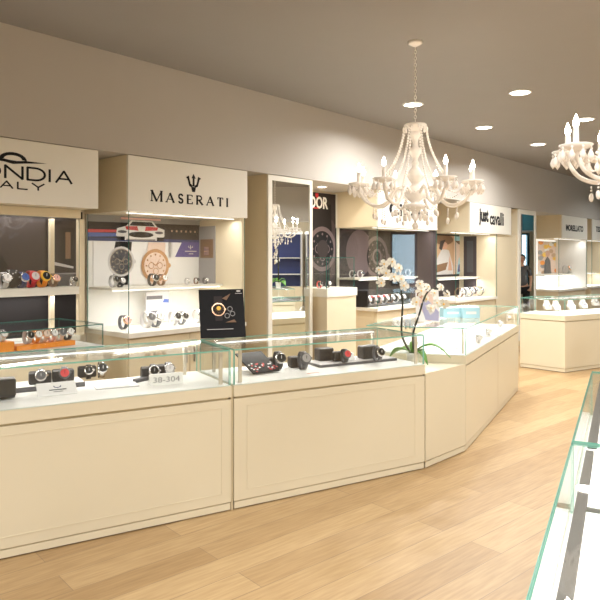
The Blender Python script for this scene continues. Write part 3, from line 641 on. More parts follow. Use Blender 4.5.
# pedestal with glass cube
g0 = Vector((.306, 7.25)); gl = .545
ped = thing('display_pedestal', 'tall cream pedestal with a glass box on top beside the near mirror', 'pedestal', (g0.x, g0.y, 0))
def gq(a, b): return t_(g0+U*a+N*b)
m1 = MB(); m1.prism([gq(0,0), gq(gl,0), gq(gl,.42), gq(0,.42)], 0, 1.155, M['cream']); kid(m1, 'column', ped)
m1 = MB(); m1.prism([gq(-.012,-.012), gq(gl+.012,-.012), gq(gl+.012,.43), gq(-.012,.43)], 1.155, 1.249, M['cream_light']); bevel(kid(m1, 'cap', ped), .004)
m1 = MB()
gpane(m1, gq(.01,.012), gq(gl-.02,.012), 1.249, 1.60, .006, None, M['gedge_d']); gpane(m1, gq(.01,.018), gq(.01,.40), 1.249, 1.60, .006, None, M['gedge_d']); gpane(m1, gq(gl-.02,.018), gq(gl-.02,.40), 1.249, 1.60, .006, None, M['gedge_d']); gpane(m1, gq(.014,.40), gq(gl-.024,.40), 1.249, 1.60, .006, None, M['gedge_d'])
gtop(m1, [gq(.006,.008), gq(gl-.016,.008), gq(gl-.016,.404), gq(.006,.404)], 1.607, .006, None, M['gedge_d']); kid(m1, 'glass_box', ped)
# ------------------------------------------------------------------ watches, cushions, trays
_cache = {}
def cached(key, fn):
    if key not in _cache:
        mb_ = fn(); o = mb_.build('tmp'); _cache[key] = o.data; bpy.data.objects.remove(o)
    return _cache[key]
def strap_mb(m):
    b = MB(); n = 20; w_ = .011; vs = []; fs = []
    for i in range(n):
        a = 2*PI*i/n; cy, cz = .026*math.cos(a), .034+.032*math.sin(a); oy, oz = .0295*math.cos(a), .034+.0345*math.sin(a)
        ww = w_*(1.0-.25*max(0, math.cos(a)))
        vs += [(-ww, cy, cz), (ww, cy, cz), (ww, oy, oz), (-ww, oy, oz)]
    for i in range(n):
        j = (i+1) % n
        for k in range(4): fs.append((i*4+k, i*4+(k+1)%4, j*4+(k+1)%4, j*4+k))
    b.add(vs, fs, m, True); return b
RC = Matrix.Rotation(math.radians(68), 3, 'X')
def case_mb(m):
    b = MB(); b.lathe([(.019, 0), (.0215, .002), (.0215, .008), (.018, .0115)], m, (0, -.026, .044), 18, True, RC); b.box((.024, -.030, .046), (.005, .005, .005), m); return b
def dial_mb(m):
    b = MB(); b.lathe([(.0165, .0116), (.0165, .0122)], m, (0, -.026, .044), 18, False, RC)
    b.box((0, -.0385, .052), (.0015, .001, .012), M['paper'] if m in (M['ink'], M['navy'], M['dgrey']) else M['ink']); return b
WATCHN = 0
def watch(pos, rz, label, strap='black', body='steel', dial='ink', sc=1.2, group=None):
    if pos[2] < 1.5 and (Vector((pos[0], pos[1]))-P0).dot(N) > .1: sc *= 1.25
    w_ = thing('wristwatch', label, 'watch', pos, rz, group); w_.scale = (sc, sc, sc)
    place(cached(('s', strap), lambda: strap_mb(M[strap])), 'strap', w_)
    c = place(cached(('c', body), lambda: case_mb(M[body])), 'watch_case', w_)
    place(cached(('d', dial), lambda: dial_mb(M[dial])), 'dial', w_)
    return w_
def cushion(pos, rz, label, d=(.085, .07, .055), m='black'):
    b = MB(); b.box((0, 0, d[2]/2), d, M[m]); o = b.build('watch_cushion', None, pos, rz); bevel(o, .012, 3); return tag(o, label, 'cushion')
def slab(pos, rz, d, label, m='dgrey', top=None, name='display_tray', cat='tray'):
    b = MB(); b.box((0, 0, d[2]/2), d, M[m])
    if top:
        tr = thing(name, label, cat, pos, rz); bo = b.build('base', tr)
        b = MB(); b.box((0, 0, d[2]+.0015), (d[0]-.012, d[1]-.012, .003), M[top]); b.build('top_pad', tr); return tr
    o = b.build(name, None, pos, rz); bevel(o, .003, 2); return tag(o, label, cat)
RB = math.atan2(BU.y, BU.x); RW = math.atan2(U.y, U.x)
FZ = .7955
def G(px, py, z=FZ): return gp(px, py, z)
def cushion_watch(px, py, z, rz, lc, lw, strap='black', body='steel', dial='ink', cs=(.11,.075,.075), sc=1.6, push=.0):
    p = G(px, py, z); cushion(p, rz, lc, cs)
    # watch wraps the cushion: it lies against the cushion front
    d = Vector((math.sin(rz), -math.cos(rz), 0))
    return watch(p+d*(cs[1]/2+.034*sc), rz, lw, strap, body, dial, sc)
# counter A contents
slab(G(2,397), RB, (.13,.10,.02), 'dark grey slab at the left edge under a black cushion')
cushion(G(2,396,FZ+.021), RB, 'black cushion on the dark grey slab at the left edge', (.14,.10,.10))
tr = slab(G(47,387), RB, (.42,.20,.028), 'wide white-topped grey slab carrying two black cushions', 'dgrey', 'paper')
cz = FZ+.028+.0035
cushion_watch(40, 383.5, cz, RB-.1, 'black cushion behind the small logo card', 'steel watch leaning on the black cushion behind the logo card', 'black', 'steel', 'dgrey', (.13,.07,.075), 1.55)
cushion_watch(63, 381, cz, RB-.1, 'black cushion behind the red-dialled watch', 'black watch with red dial in the left counter', 'black', 'dgrey', 'red', (.13,.07,.075), 1.55)
cushion_watch(87, 377, FZ, RB-.1, 'small black cushion right of the wide white slab', 'black watch on the small cushion right of the wide slab', 'black', 'steel', 'ink', (.12,.06,.075), 1.4)
watch(G(101, 378), RB, 'steel bracelet watch standing alone beside the small black cushion', 'steel', 'steel', 'ink', 1.6)
def card(pos, rz, w_, h_, lean, label, art=None, base='paper', th=.004, name='display_card', cat='card'):
    c = thing(name, label, cat, pos, rz)
    a = Art(w_, h_, M[base]); a.v = [(x, y, z) for x, y, z in a.v]
    if art: art(a, w_, h_)
    o = a.build('face', c); o.matrix_local = Matrix.Translation((-w_/2, 0, .0035)) @ Matrix.Rotation(PI/2-lean, 4, 'X')
    b = MB(); hh = h_*.8
    b.add([(-.01, .008, 0), (.01, .008, 0), (.01, h_*.45+h_*math.sin(lean)*.6, 0), (-.01, h_*.45+h_*math.sin(lean)*.6, 0), (-.01, .014+h_*.6*math.sin(lean), h_*.55*math.cos(lean)), (.01, .014+h_*.6*math.sin(lean), h_*.55*math.cos(lean))],
          [(0,1,2,3),(0,4,5,1),(3,2,5,4),(0,3,4),(1,5,2)], M['dgrey'] if base == 'ink' else M['lgrey']); b.build('easel_back', c); return c
def art_logo(a, w_, h_):
    a.ell(w_*.52, h_*.66, w_*.1, h_*.12, M['navy']); a.ell(w_*.52, h_*.7, w_*.08, h_*.11, M['paper']); a.rect(w_*.3, h_*.36, w_*.74, h_*.44, M['dgrey']); a.rect(w_*.4, h_*.22, w_*.64, h_*.28, M['grey'])
card(G(58, 395.5), RB, .22, .10, .9, 'white tent card with a small dark arc logo', art_logo)
def sheet(px, py, rz, d, label, lines=4, z=FZ):
    p = G(px, py, z); s_ = thing('paper_booklet', label, 'booklet', p, rz)
    b = MB(); b.box((0, 0, .003), (d[0], d[1], .006), M['lgrey']); b.box((0, 0, .0062), (d[0]*.98, d[1]*.97, .0004), M['paper']); b.build('pages', s_)
    b = MB()
    for i in range(lines): b.box((0, d[1]*(-.3+.6*i/max(lines-1, 1)), .0066), (d[0]*.6, .006, .001), M['grey'])
    b.build('printed_lines', s_); return s_
sheet(116, 386, RB-.1, (.26, .15), 'open white booklet between the slabs in the left counter')
slab(G(146, 380), RB+.5, (.20,.04,.022), 'narrow dark grey slab beside the white number block')
cushion_watch(150, 378.5, FZ, RB-.1, 'black cushion behind the white number block', 'steel watch on the cushion behind the number block', 'black', 'steel', 'ink', (.12,.07,.08), 1.6)
cushion_watch(165, 376, FZ, RB-.1, 'black cushion to the right above the number block', 'steel watch on the right-hand cushion above the number block', 'dgrey', 'steel', 'lgrey', (.12,.07,.08), 1.6)
nb = slab(G(166, 384), RB-.08, (.21,.035,.065), 'white block with raised black numbers in the left counter', 'white', 'white', 'number_block', 'block')
o = place(text_mesh('38-304', .05, .17, 0, M['grey'], .001), 'numerals', nb); o.location = (0, -.0185, .033); o.rotation_euler = (PI/2, 0, 0)
# counter B contents
def flatart(pos, rz, w_, h_, label, fn, base='ink', th=.012):
    c = thing('printed_board', label, 'board', pos, rz); a = Art(w_, h_, M[base]); fn(a, w_, h_); o = a.build('board', c); o.location = (-w_/2, -h_/2, .0085); return c
def art_fl(a, w_, h_):
    rr = random.Random(5)
    for k in range(34): a.ell(w_*rr.uniform(.05, .95), h_*rr.uniform(.04, .42), .008, .008, M[rr.choice(['red','paper','lgrey','red'])], 7)
fb = flatart(G(257, 371.5)+Vector((0,0,.062)), RB+.12, .22, .26, 'black board with red and white floral print in the centre counter', art_fl); fb.rotation_euler[0] = .42
cushion_watch(272.5, 367, FZ, RB-.1, 'small black cushion under the steel watch', 'large steel watch right of the floral board', 'black', 'steel', 'ink', (.10,.07,.07), 1.9)
cushion_watch(296.5, 367, FZ, RB-.1, 'round-edged black cushion left of the long tray', 'large black watch left of the long tray', 'dgrey', 'dgrey', 'grey', (.12,.08,.08), 1.9)
slab(G(352, 362), RB-.02, (.70,.22,.018), 'long dark grey tray in the centre counter', 'dgrey', 'lgrey')
tz = FZ+.018+.0035
cushion(G(324, 360, tz), RB, 'tall black cushion at the left end of the long tray', (.13,.09,.095))
cushion_watch(339.5, 361, tz, RB-.1, 'low black cushion behind the red-dialled watch on the tray', 'black watch with bright red dial on the long tray', 'black', 'dgrey', 'red', (.11,.05,.075), 1.5)
slab(G(350, 360, tz), RB, (.055,.03,.055), 'small white block in the middle of the long tray', 'paper', None, 'display_block', 'block')
cushion(G(368, 358, tz), RB, 'big black cushion at the right end of the long tray', (.15,.09,.10))
watch(G(377, 361, tz), RB, 'black watch beside the big cushion on the long tray', 'dgrey', 'steel', 'ink', 1.6)
b = MB(); b.box((0, 0, .001), (.09, .022, .002), M['pink']); tag(b.build('price_tag', None, G(313, 373), RB), 'tiny pink tag lying on the white floor of the centre counter', 'tag')
# black advertising stand
def art_ad(a, w_, h_):
    a.watch(w_*.42, h_*.58, w_*.15, M['gold'], M['ink'], M['dark2'], M['brown']); a.ell(w_*.42, h_*.6, w_*.05, w_*.05, M['yellow'], 12)
    for dx, dy in ((.25,0),(.18,-.14),(.3,-.1)): a.ell(w_*(.42+dx), h_*(.58+dy), w_*.06, w_*.06, M['grey'], 12); a.ell(w_*(.42+dx), h_*(.58+dy), w_*.045, w_*.045, M['ink'], 12)
    a.poly([(w_*.55, h_*.3), (w_*.8, h_*.3), (w_*.75, h_*.36)], M['brown']); a.poly([(w_*.5, h_*.8), (w_*.7, h_*.9), (w_*.6, h_*.76)], M['brown'])
    a.rect(w_*.14, h_*.16, w_*.72, h_*.172, M['lgrey']); a.ell(w_*.88, h_*.95, w_*.05, h_*.02, M['lgrey'], 10); a.rect(w_*.8, h_*.895, w_*.96, h_*.905, M['lgrey'])
card(Vector((-.552, 4.625, GZ1+.001)), math.radians(17), .33, .36, .3, 'black advertising card with a chronograph, standing on the glass counter', art_ad, 'ink', name='advertising_card')
# leaflet stand and boxes on counter D
def art_leaf(a, w_, h_):
    a.poly([(w_*.1, h_*.55), (w_*.4, h_), (w_*.7, h_*.9), (w_*.95, h_*.1), (w_*.5, 0)], M['peach']); a.poly([(w_*.05, h_*.8), (w_*.1, h_), (w_*.35, h_), (w_*.3, h_*.78)], M['brown']); a.ell(w_*.25, h_*.8, w_*.1, h_*.08, M['skin'])
    a.poly([(w_*.2, h_*.55), (w_*.5, h_*.7), (w_*.98, h_*.3), (w_*.95, h_*.02), (w_*.4, h_*.05)], M['lilac']); a.poly([(w_*.4, h_*.5), (w_*.6, h_*.55), (w_*.8, h_*.3), (w_*.6, h_*.2)], M['lgrey'])
card(G(428, 322, GZ1+.001), -.1, .21, .30, .35, 'leaflet with a person in purple leaning behind the orchid', art_leaf, 'paper', name='leaflet')
def bbox(px, py, d, rz, label):
    c = thing('card_box', label, 'box', G(px, py, GZ1+.001), rz); b = MB(); b.box((0,0,d[2]/2), d, M['lblue']); b.build('box', c)
    b = MB(); b.box((0, 0, d[2]+.002), (d[0]*.96, d[1]*.9, .004), M['paper']); b.box((0, -d[1]/2-.0008, d[2]*.5), (d[0]*.6, .0015, d[2]*.25), M['paper']); b.build('label_card', c)
bbox(451, 317, (.19,.12,.09), .1, 'light blue card box on the glass counter, nearer the leaflet')
bbox(469, 317.5, (.17,.12,.10), .1, 'light blue card box on the glass counter, right of its twin')
# jewellery and papers in counter D
for i, (px, py, lb) in enumerate(((440, 349, 'white price sheet behind the end glass of the angled counter'), (482, 336, 'white sheet in the far run of the angled counter'))): sheet(px, py, .5, (.30, .14), lb, 4)
for i, (px, py) in enumerate(((478, 343), (488, 336), (500, 327), (508, 321))):
    watch(G(px, py), RW-.7, ['steel watch in the angled counter just past its corner', 'steel watch in the angled counter beside the white sheet', 'steel watch in the angled counter near the divider', 'farthest steel watch in the angled counter'][i], 'lgrey', 'steel', 'paper', 1.2)
# necklace busts in counter E
def bust(pos, rz, label, col):
    c = thing('necklace_bust', label, 'necklace stand', pos, rz); b = MB()
    pts = [(-.05, 0), (.05, 0), (.065, .06), (.03, .1), (.022, .14), (-.022, .14), (-.03, .1), (-.065, .06)]
    vs = [(x, -.02-.01*math.cos(x*20)+y*.3, y) for x, y in pts]+[(x, .03+y*.3, y) for x, y in pts]; n = len(pts)
    b.add(vs, [tuple(range(n)), tuple(range(n, 2*n))[::-1]]+[(i, n+i, n+(i+1)%n, (i+1)%n) for i in range(n)], M['white']); b.build('bust', c)
    b = MB()
    for i in range(11):
        a = PI*i/10; b.ball((.03*math.cos(a), -.036+.3*(.1-.04*math.sin(a)), .1-.045*math.sin(a)), .005, M[col], 6, 4)
    b.build('necklace', c)
for px, py, lb, col in ((548, 309.5, 'white bust with silver necklace at the left end of the far counter', 'steel'), (557, 310, 'white bust with silver beads left of the divider in the far counter', 'lgrey'), (572, 309.5, 'white bust with purple beads right of the divider in the far counter', 'purple'), (584, 308, 'white bust with violet necklace in the far counter', 'purple'), (596, 305.5, 'white bust at the right edge of the far counter', 'dgrey')):
    bust(G(px, py), .3, lb, col)
# shelf items: case 0 shelf
def wz(px, s, z): return W(T(px, s), s, z)
z0 = 1.361
for px, st, bd, di, lb, sc in ((3, 'lgrey', 'steel', 'paper', 'white watch at the left edge of the thick cream shelf', 1.5), (21, 'navy', 'steel', 'blue', 'blue watch on the thick cream shelf', 1.5), (30.5, 'red', 'red', 'lgrey', 'red watch on the thick cream shelf', 1.6), (41.5, 'orange', 'yellow', 'ink', 'orange watch on the thick cream shelf', 1.6), (53, 'brown', 'gold', 'pink', 'brown watch beside the cream post on the thick shelf', 1.3)):
    watch(wz(px, .29, z0), RW+.1, lb, st, bd, di, sc)
    slab(wz(px, .36, z0), RW, (.07,.04,.02), lb.replace('watch', 'watch stand', 1)+', behind the watch', 'black', None, 'watch_stand', 'stand')
b = MB(); rr = random.Random(2); b.ball((0, 0, .075), .075, M['ink'], 16, 10)
for k in range(22):
    a, e = rr.uniform(0, 2*PI), rr.uniform(-.9, 1.1); b.ball((.074*math.cos(a)*math.cos(e), .074*math.sin(a)*math.cos(e), .075+.074*math.sin(e)), .006, M['lgrey'], 6, 4)
tag(b.build('studded_ball', None, wz(12, .33, z0), 0), 'black ball studded with white dots between white and blue watches', 'ornament')
slab(wz(64, .39, z0), RW, (.16,.03,.10), 'dark grey display block right of the cream post', 'dgrey', None, 'display_block', 'block')
slab(wz(74, .38, z0), RW, (.10,.04,.055), 'mid grey block at the right end of the thick shelf', 'grey', None, 'display_block', 'block')
watch(wz(73, .30, z0), RW, 'steel watch at the right end of the thick cream shelf', 'steel', 'steel', 'ink', 1.0)
# low showcase
z1 = LEDGE+.0015
slab(wz(2, -.25, z1), RW, (.12,.12,.07), 'orange box at the left edge of the low showcase', 'orange', None, 'display_box', 'box')
watch(wz(2, -.25, z1+.07), RW, 'white watch standing on the left orange box', 'lgrey', 'steel', 'paper', 1.2)
slab(wz(43, -.25, z1), RW, (.44,.13,.035), 'long orange plinth with a row of watches in the low showcase', 'orange', None, 'display_plinth', 'plinth')
for px, st, bd, di, lb in ((27, 'lgrey', 'steel', 'ink', 'white-strapped watch at the left end of the orange plinth'), (35, 'orange', 'gold', 'paper', 'orange-strapped watch on the orange plinth'), (43, 'peach', 'gold', 'peach', 'rose watch in the middle of the orange plinth'), (51, 'pink', 'steel', 'paper', 'pink-strapped watch on the orange plinth'), (59, 'peach', 'steel', 'dgrey', 'pale watch near the right end of the orange plinth'), (67, 'black', 'steel', 'paper', 'black watch at the right end of the orange plinth')):
    watch(wz(px, -.25, z1+.035), RW+.1, lb, st, bd, di, 1.45)
# case 1
zs = 1.3305; zl = LEDGE+.0005
for px, s_, z, st, bd, di, lb, sc in ((113, .45, zs, 'lgrey', 'steel', 'ink', 'steel watch on the upper shelf below the printed dark watch', 1.3), (120, .4, zs, 'black', 'steel', 'paper', 'black-strapped watch on the upper shelf near the glass corner', 1.1), (152, .42, zs, 'black', 'steel', 'ink', 'left watch of the pair below the printed rose gold watch', 1.4), (161, .42, zs, 'brown', 'gold', 'paper', 'right watch of the pair below the printed rose gold watch', 1.3), (187, .42, zs, 'lgrey', 'steel', 'paper', 'left small watch at the right end of the upper shelf', .8), (196, .42, zs, 'brown', 'steel', 'ink', 'middle small watch at the right end of the upper shelf', .8), (205, .42, zs, 'dgrey', 'steel', 'paper', 'rightmost small watch of the upper shelf', .8),
        (123, .35, zl, 'dgrey', 'gold', 'pink', 'lone watch on the lower ledge at the glass corner', 1.5), (146, .3, zl, 'lgrey', 'steel', 'dgrey', 'left watch in front of the leaflet on the lower ledge', 1.8), (155, .3, zl, 'dgrey', 'steel', 'paper', 'right watch in front of the leaflet on the lower ledge', 1.8), (173, .3, zl, 'lgrey', 'steel', 'ink', 'left watch of the pair right of the leaflet', 1.6), (181, .3, zl, 'dgrey', 'steel', 'ink', 'right watch of the pair right of the leaflet', 1.5), (197, .3, zl, 'lgrey', 'steel', 'ink', 'watch beside the black advertising card on the lower ledge', 1.6)):
    watch(wz(px, s_, z), RW+.1, lb, st, bd, di, sc)
# pedestal box content
watch(Vector((*(g0+U*.10+N*.2), 1.2495)), RW, 'red watch in the pedestal glass box', 'red', 'steel', 'ink', 1.2)
watch(Vector((*(g0+U*.25+N*.2), 1.2495)), RW, 'steel watch in the pedestal glass box', 'dgrey', 'steel', 'paper', 1.2)
# case 3: black tray with watches on the lower ledge
bx = thing('watch_display_box', 'open black display box with rows of watches on the ledge behind the orchid', 'display box', W(T(378, .3)+.1, .3, zl), RW)
L3 = 1.05
b = MB(); b.box((0, .12, .11), (L3, .02, .22), M['black']); b.box((-L3/2+.01, -.01, .11), (.02, .24, .22), M['black']); b.box((L3/2-.01, -.01, .11), (.02, .24, .22), M['black']); b.build('back_and_sides', bx)
b = MB(); b.box((0, -.01, .01), (L3-.04, .24, .02), M['black']); b.build('floor_board', bx)
b = MB(); b.box((-.15, -.05, .13), (.45, .03, .02), M['red']); b.build('red_bar', bx)
bc = W(T(378, .3)+.1, .3)
for i in range(7):
    p = bc+U*(-.42+.14*i)+N*(-.03); st = ['black', 'lgrey', 'peach', 'lgrey', 'brown', 'lgrey', 'dgrey'][i]
    watch(Vector((p.x, p.y, zl+.0205)), RW+.1, ['leftmost watch in the open black display box', 'second watch from the left in the black display box', 'peach-strapped watch in the black display box', 'middle watch with pale strap in the black display box', 'brown-strapped watch in the black display box', 'second watch from the right in the black display box', 'rightmost watch in the black display box'][i], st, 'steel', 'paper', 1.5)
for i, px in enumerate((352, 360, 398, 408)):
    watch(wz(px, .45, 1.3305), RW, ['small watch at the left end of the shelf under the dark chronograph poster', 'second small watch on the shelf under the dark chronograph poster', 'small watch on the shelf above the black display box', 'small watch at the right end of that dark case shelf'][i], 'lgrey', 'steel', 'ink', 1.2)
# case 4
for i, px in enumerate((459, 464, 469, 474, 480)):
    watch(wz(px, .3, zl), RW, 'watch in the close row on the ledge of the people-poster case, '+['first from the left', 'second from the left', 'in the middle', 'second from the right', 'last on the right'][i], ['brown','lgrey','dgrey','peach','black'][i], 'steel', 'paper', 1.9)
# case 5
for i, (px, z, lb) in enumerate(((566, 1.2505, 'watch on the upper shelf of the bright far case, left one'), (576, 1.2505, 'watch on the upper shelf of the bright far case, right one'), (570, zl, 'watch on the lower ledge of the bright far case'))):
    watch(wz(px, .42, z), RW, lb, 'lgrey', 'gold', 'paper', 2.2)
# ------------------------------------------------------------------ orchid
op = Vector((.905, 5.13, .7245))
orc = thing('potted_orchid', 'white orchid with dark stems on the corner cabinet', 'plant', op)
b = MB(); b.lathe([(.04, 0), (.052, .1), (.058, .12), (.05, .12), (.045, .105)], M['white'], n=20); b.build('pot', orc)
b = MB(); b.lathe([(.045, .100), (.044, .112)], M['brown'], n=16, sm=False); b.build('potting_bark', orc)
def q(px, py, Y=5.13): return Vector(((px-300)/F*Y, Y, EYE-(py-HOR)*Y/F))-op
def smooth(pts, n=6):
    out = []
    P_ = [pts[0]]+pts+[pts[-1]]
    for i in range(1, len(P_)-2):
        for k in range(n):
            t = k/n; p0, p1, p2, p3 = P_[i-1:i+3]
            out.append(.5*((2*p1)+(p2-p0)*t+(2*p0-5*p1+4*p2-p3)*t*t+(3*p1-p0-3*p2+p3)*t**3))
    return out+[pts[-1]]
st1 = smooth([Vector((-.01, 0, .1)), q(402, 335), q(402.5, 305), q(401, 290), q(396, 279), q(388, 274, 5.10), q(379, 277, 5.08)])
st2 = smooth([Vector((.01, 0, .1)), q(413, 335), q(419, 315), q(424, 299), q(430, 290), q(440, 288, 5.1), q(448, 294, 5.1)])
for s_ in (st1, st2):
    b = MB(); b.tube(s_, [.0095-.005*i/len(s_) for i in range(len(s_))], M['stem'], 7); b.build('flower_stem', orc)
def leaf_mb(L, w_, rise, droop, az):
    b = MB(); n = 10; vs = []; fs = []
    for i in range(n+1):
        t = i/n; r = L*t; z = rise*math.sin(PI*min(t*1.1, 1)*.6)-droop*t*t; ww = w_*math.sin(PI*(.06+.94*t)**.8)+.002
        for k in (-1, 0, 1):
            x, y = r, k*ww; zz = z+abs(k)*ww*.35; vs.append((x*math.cos(az)-y*math.sin(az), x*math.sin(az)+y*math.cos(az), .115+zz))
    for i in range(n):
        for k in range(2): fs.append((i*3+k, i*3+k+1, (i+1)*3+k+1, (i+1)*3+k))
    b.add(vs, fs, M['leaf'], True); return b
for L, w_, ri, dr, az in ((.30, .04, .12, .14, -.35), (.17, .04, .06, .13, -1.0), (.22, .08, .05, .11, 2.5), (.15, .03, .09, .04, 1.3)):
    o = leaf_mb(L, w_, ri, dr, az).build('leaf', orc); m_ = o.modifiers.new('thick', 'SOLIDIFY'); m_.thickness = .003
def flower_mesh():
    b = MB()
    for k in range(5):
        a = PI/2+2*PI*k/5; w_ = .019 if k in (1, 4) else .012; n = 10; L = .046
        vs = [(0, 0, 0)]
        for i in range(n+1):
            t = -1+2*i/n; r = L*(1-.12*t*t) if abs(t) < .9 else L*.75
            x = r*math.cos(t*.62); y = w_*1.25*math.sin(t*PI/2)
            vs.append((x*math.cos(a)-y*math.sin(a), .004+.010*(x/L)**2-.004*abs(t), x*math.sin(a)+y*math.cos(a)))
        b.add(vs, [(0, i, i+1) for i in range(1, n+1)], M['petal'], True)
    b.ball((0, -.006, 0), .009, M['yellow'], 8, 6); b.ball((0, -.007, -.009), .006, M['petal'], 8, 6)
    return b
fm = cached('flower', flower_mesh)
rr = random.Random(11)
blooms = [(384,264),(392,262),(399,268),(386,273),(379,270),(394,277),(401,279),(381,283),(404,286),
          (416,302),(421,291),(428,287),(434,293),(441,287),(447,294),(437,303),(426,299),(444,304),(431,308),(420,284)]
for px, py in blooms:
    o = place(fm, 'blossom', orc); o.location = q(px, py, 5.1+rr.uniform(-.05, .05)); o.rotation_euler = (rr.uniform(-.4, .4), rr.uniform(0, 1), rr.uniform(-.6, .6)); k = rr.uniform(.68, .95); o.scale = (k, k, k)
# ------------------------------------------------------------------ chandeliers
CH_ANG = [-31, 29, -80, 76, -109, 100, -158, 157]
def pend_mb():
    b = MB(); b.lathe([(.001, 0), (.006, -.004), (.005, -.010), (.002, -.013), (.006, -.02), (.0145, -.038), (.012, -.050), (.001, -.064)], M['crystal'], n=8); return b
def make_chandelier(cx, cy, label, rot=0):
    c = thing('chandelier', label, 'chandelier', (cx, cy, CEIL), rot, None)
    pend = cached('pend', pend_mb)
    Z = -CEIL
    def kz(m1, name, par=c, lb=None):
        m1.v = [(a, b_, z+Z) for a, b_, z in m1.v]; o = m1.build(name, par)
        if lb: o['label'] = lb
        return o
    b = MB(); b.lathe([(.06, CEIL-.001), (.055, CEIL-.02), (.012, CEIL-.04)], M['murano'], n=20); kz(b, 'ceiling_rose')
    b = MB(); z = CEIL-.04; k = 0
    while z > 2.70:
        n = 10; pts = []
        for i in range(n+1):
            a = 2*PI*i/n; h, v = .008*math.cos(a), .016*math.sin(a); pts.append((h, 0, z-.016+v) if k % 2 else (0, h, z-.016+v))
        b.tube(pts, .0034, M['murano'], 5); z -= .026; k += 1
    kz(b, 'chain')
    b = MB(); b.lathe([(.012, 2.685), (.05, 2.68), (.088, 2.67), (.094, 2.655), (.082, 2.64), (.05, 2.632), (.03, 2.60)], M['murano'], n=24); kz(b, 'crown')
    for i in range(10):
        a = 2*PI*i/10; o_ = MB(); o_.ball((.09*math.cos(a), .09*math.sin(a), 2.63), .011, M['crystal'], 8, 6, 1.9); kz(o_, 'pendant')
    b = MB(); b.lathe([(.022, 2.63), (.042, 2.60), (.048, 2.575), (.028, 2.55), (.022, 2.52), (.026, 2.49), (.05, 2.465), (.054, 2.445), (.03, 2.41), (.02, 2.385), (.03, 2.365), (.032, 2.35), (.022, 2.335), (.045, 2.30), (.07, 2.265), (.066, 2.25), (.035, 2.205), (.024, 2.19), (.05, 2.165), (.078, 2.13), (.084, 2.10), (.05, 2.06), (.03, 2.04), (.07, 2.035), (.095, 2.02), (.075, 1.995), (.03, 1.975), (.022, 1.95), (.03, 1.93), (.015, 1.90), (.004, 1.885)], M['murano'], n=24); kz(b, 'stem_column')
    R = .45
    for A in CH_ANG:
        a = math.radians(A-90); ca, sa = math.cos(a), math.sin(a)
        prof = smooth([Vector((.06, 0, 2.10)), Vector((.12, 0, 2.16)), Vector((.17, 0, 2.14)), Vector((.22, 0, 2.05)), Vector((.30, 0, 2.015)), Vector((.39, 0, 2.05)), Vector((.44, 0, 2.12)), Vector((.45, 0, 2.165))], 4)
        arm = MB(); arm.tube([(p.x*ca, p.x*sa, p.z) for p in prof], (.0125), M['murano'], 8); ao = kz(arm, 'arm')
        X, Yc = R*ca, R*sa
        def sub(m1, name):
            m1.v = [(x, y, z+Z) for x, y, z in m1.v]; o = m1.build(name, ao); return o
        b = MB(); b.lathe([(.012, 2.16), (.03, 2.168), (.066, 2.176), (.088, 2.194), (.084, 2.198), (.03, 2.182), (.014, 2.180)], M['murano'], (X, Yc, 0), 20); sub(b, 'drip_cup')
        b = MB(); b.lathe([(.022, 2.182), (.016, 2.20), (.0145, 2.285), (.011, 2.289)], M['murano'], (X, Yc, 0), 14); sub(b, 'candle_sleeve')
        b = MB(); b.lathe([(.007, 2.289), (.014, 2.30), (.0165, 2.313), (.012, 2.332), (.005, 2.35), (.001, 2.358)], M['bulb'], (X, Yc, 0), 12); sub(b, 'bulb')
        l = bpy.data.lights.new('candle_lamp', 'POINT'); l.energy = P_CANDLE; l.color = (1, .82, .6); l.shadow_soft_size = .02
        lo = bpy.data.objects.new('candle_lamp', l); C.objects.link(lo); lo.parent = c; lo.location = (X, Yc, 2.375+Z)
        for i in range(9):
            aa = 2*PI*i/9; px_, py_ = X+.078*math.cos(aa), Yc+.078*math.sin(aa)
            o = place(pend, 'cup_pendant', ao); o.location = (px_, py_, 2.184+Z); o.scale = (1.15, 1.15, 1.25)
        # bead swag from crown to arm
        b = MB(); n = 24
        for i in range(n+1):
            t = i/n; r = .09+(.30-.09)*t**1.5; z = 2.635+(2.18-2.635)*t-.03*math.sin(PI*t)
            b.ball((r*ca, r*sa, z), .0105, M['crystal'], 7, 5)
        kz(b, 'bead_strand')
        # drops under the arm
        b = MB()
        for r, zt, n_ in ((.33, 2.005, 2), (.26, 2.0, 4), (.16, 2.09, 5)):
            for i in range(n_): b.ball((r*ca, r*sa, zt-.018*i-.015), .0065, M['crystal'], 6, 4)
            b.ball((r*ca, r*sa, zt-.018*n_-.035), .014, M['crystal'], 6, 6, 1.8); sub(b, 'arm_pendant'); b = MB()
    # bead swags between arms
    A2 = sorted(CH_ANG)
    b = MB()
    for i in range(len(A2)):
        a0, a1 = A2[i], A2[(i+1) % len(A2)]+(360 if i == len(A2)-1 else 0)
        for k in range(15):
            t = k/14; a = math.radians(a0+(a1-a0)*t-90); b.ball((.37*math.cos(a), .37*math.sin(a), 2.15-.05*math.sin(PI*t)), .0068, M['crystal'], 6, 4)
    kz(b, 'bead_garland')
    for i in range(12):
        a = 2*PI*i/12; b = MB()
        for k in range(3): b.ball((.085*math.cos(a), .085*math.sin(a), 2.0-.02*k), .006, M['crystal'], 6, 4)
        b.ball((.085*math.cos(a), .085*math.sin(a), 1.92), .014, M['crystal'], 6, 6, 1.9); kz(b, 'pendant')
    b = MB(); b.ball((0, 0, 1.855), .026, M['crystal'], 12, 10, 1.2); kz(b, 'bottom_ball')
    return c
make_chandelier(.922, 5.12, 'white glass chandelier with candle bulbs hanging in front of the bulkhead, seen whole', math.radians(-10))
make_chandelier(1.905, 3.39, 'nearer white glass chandelier, only its left arms inside the right edge', math.radians(-8))
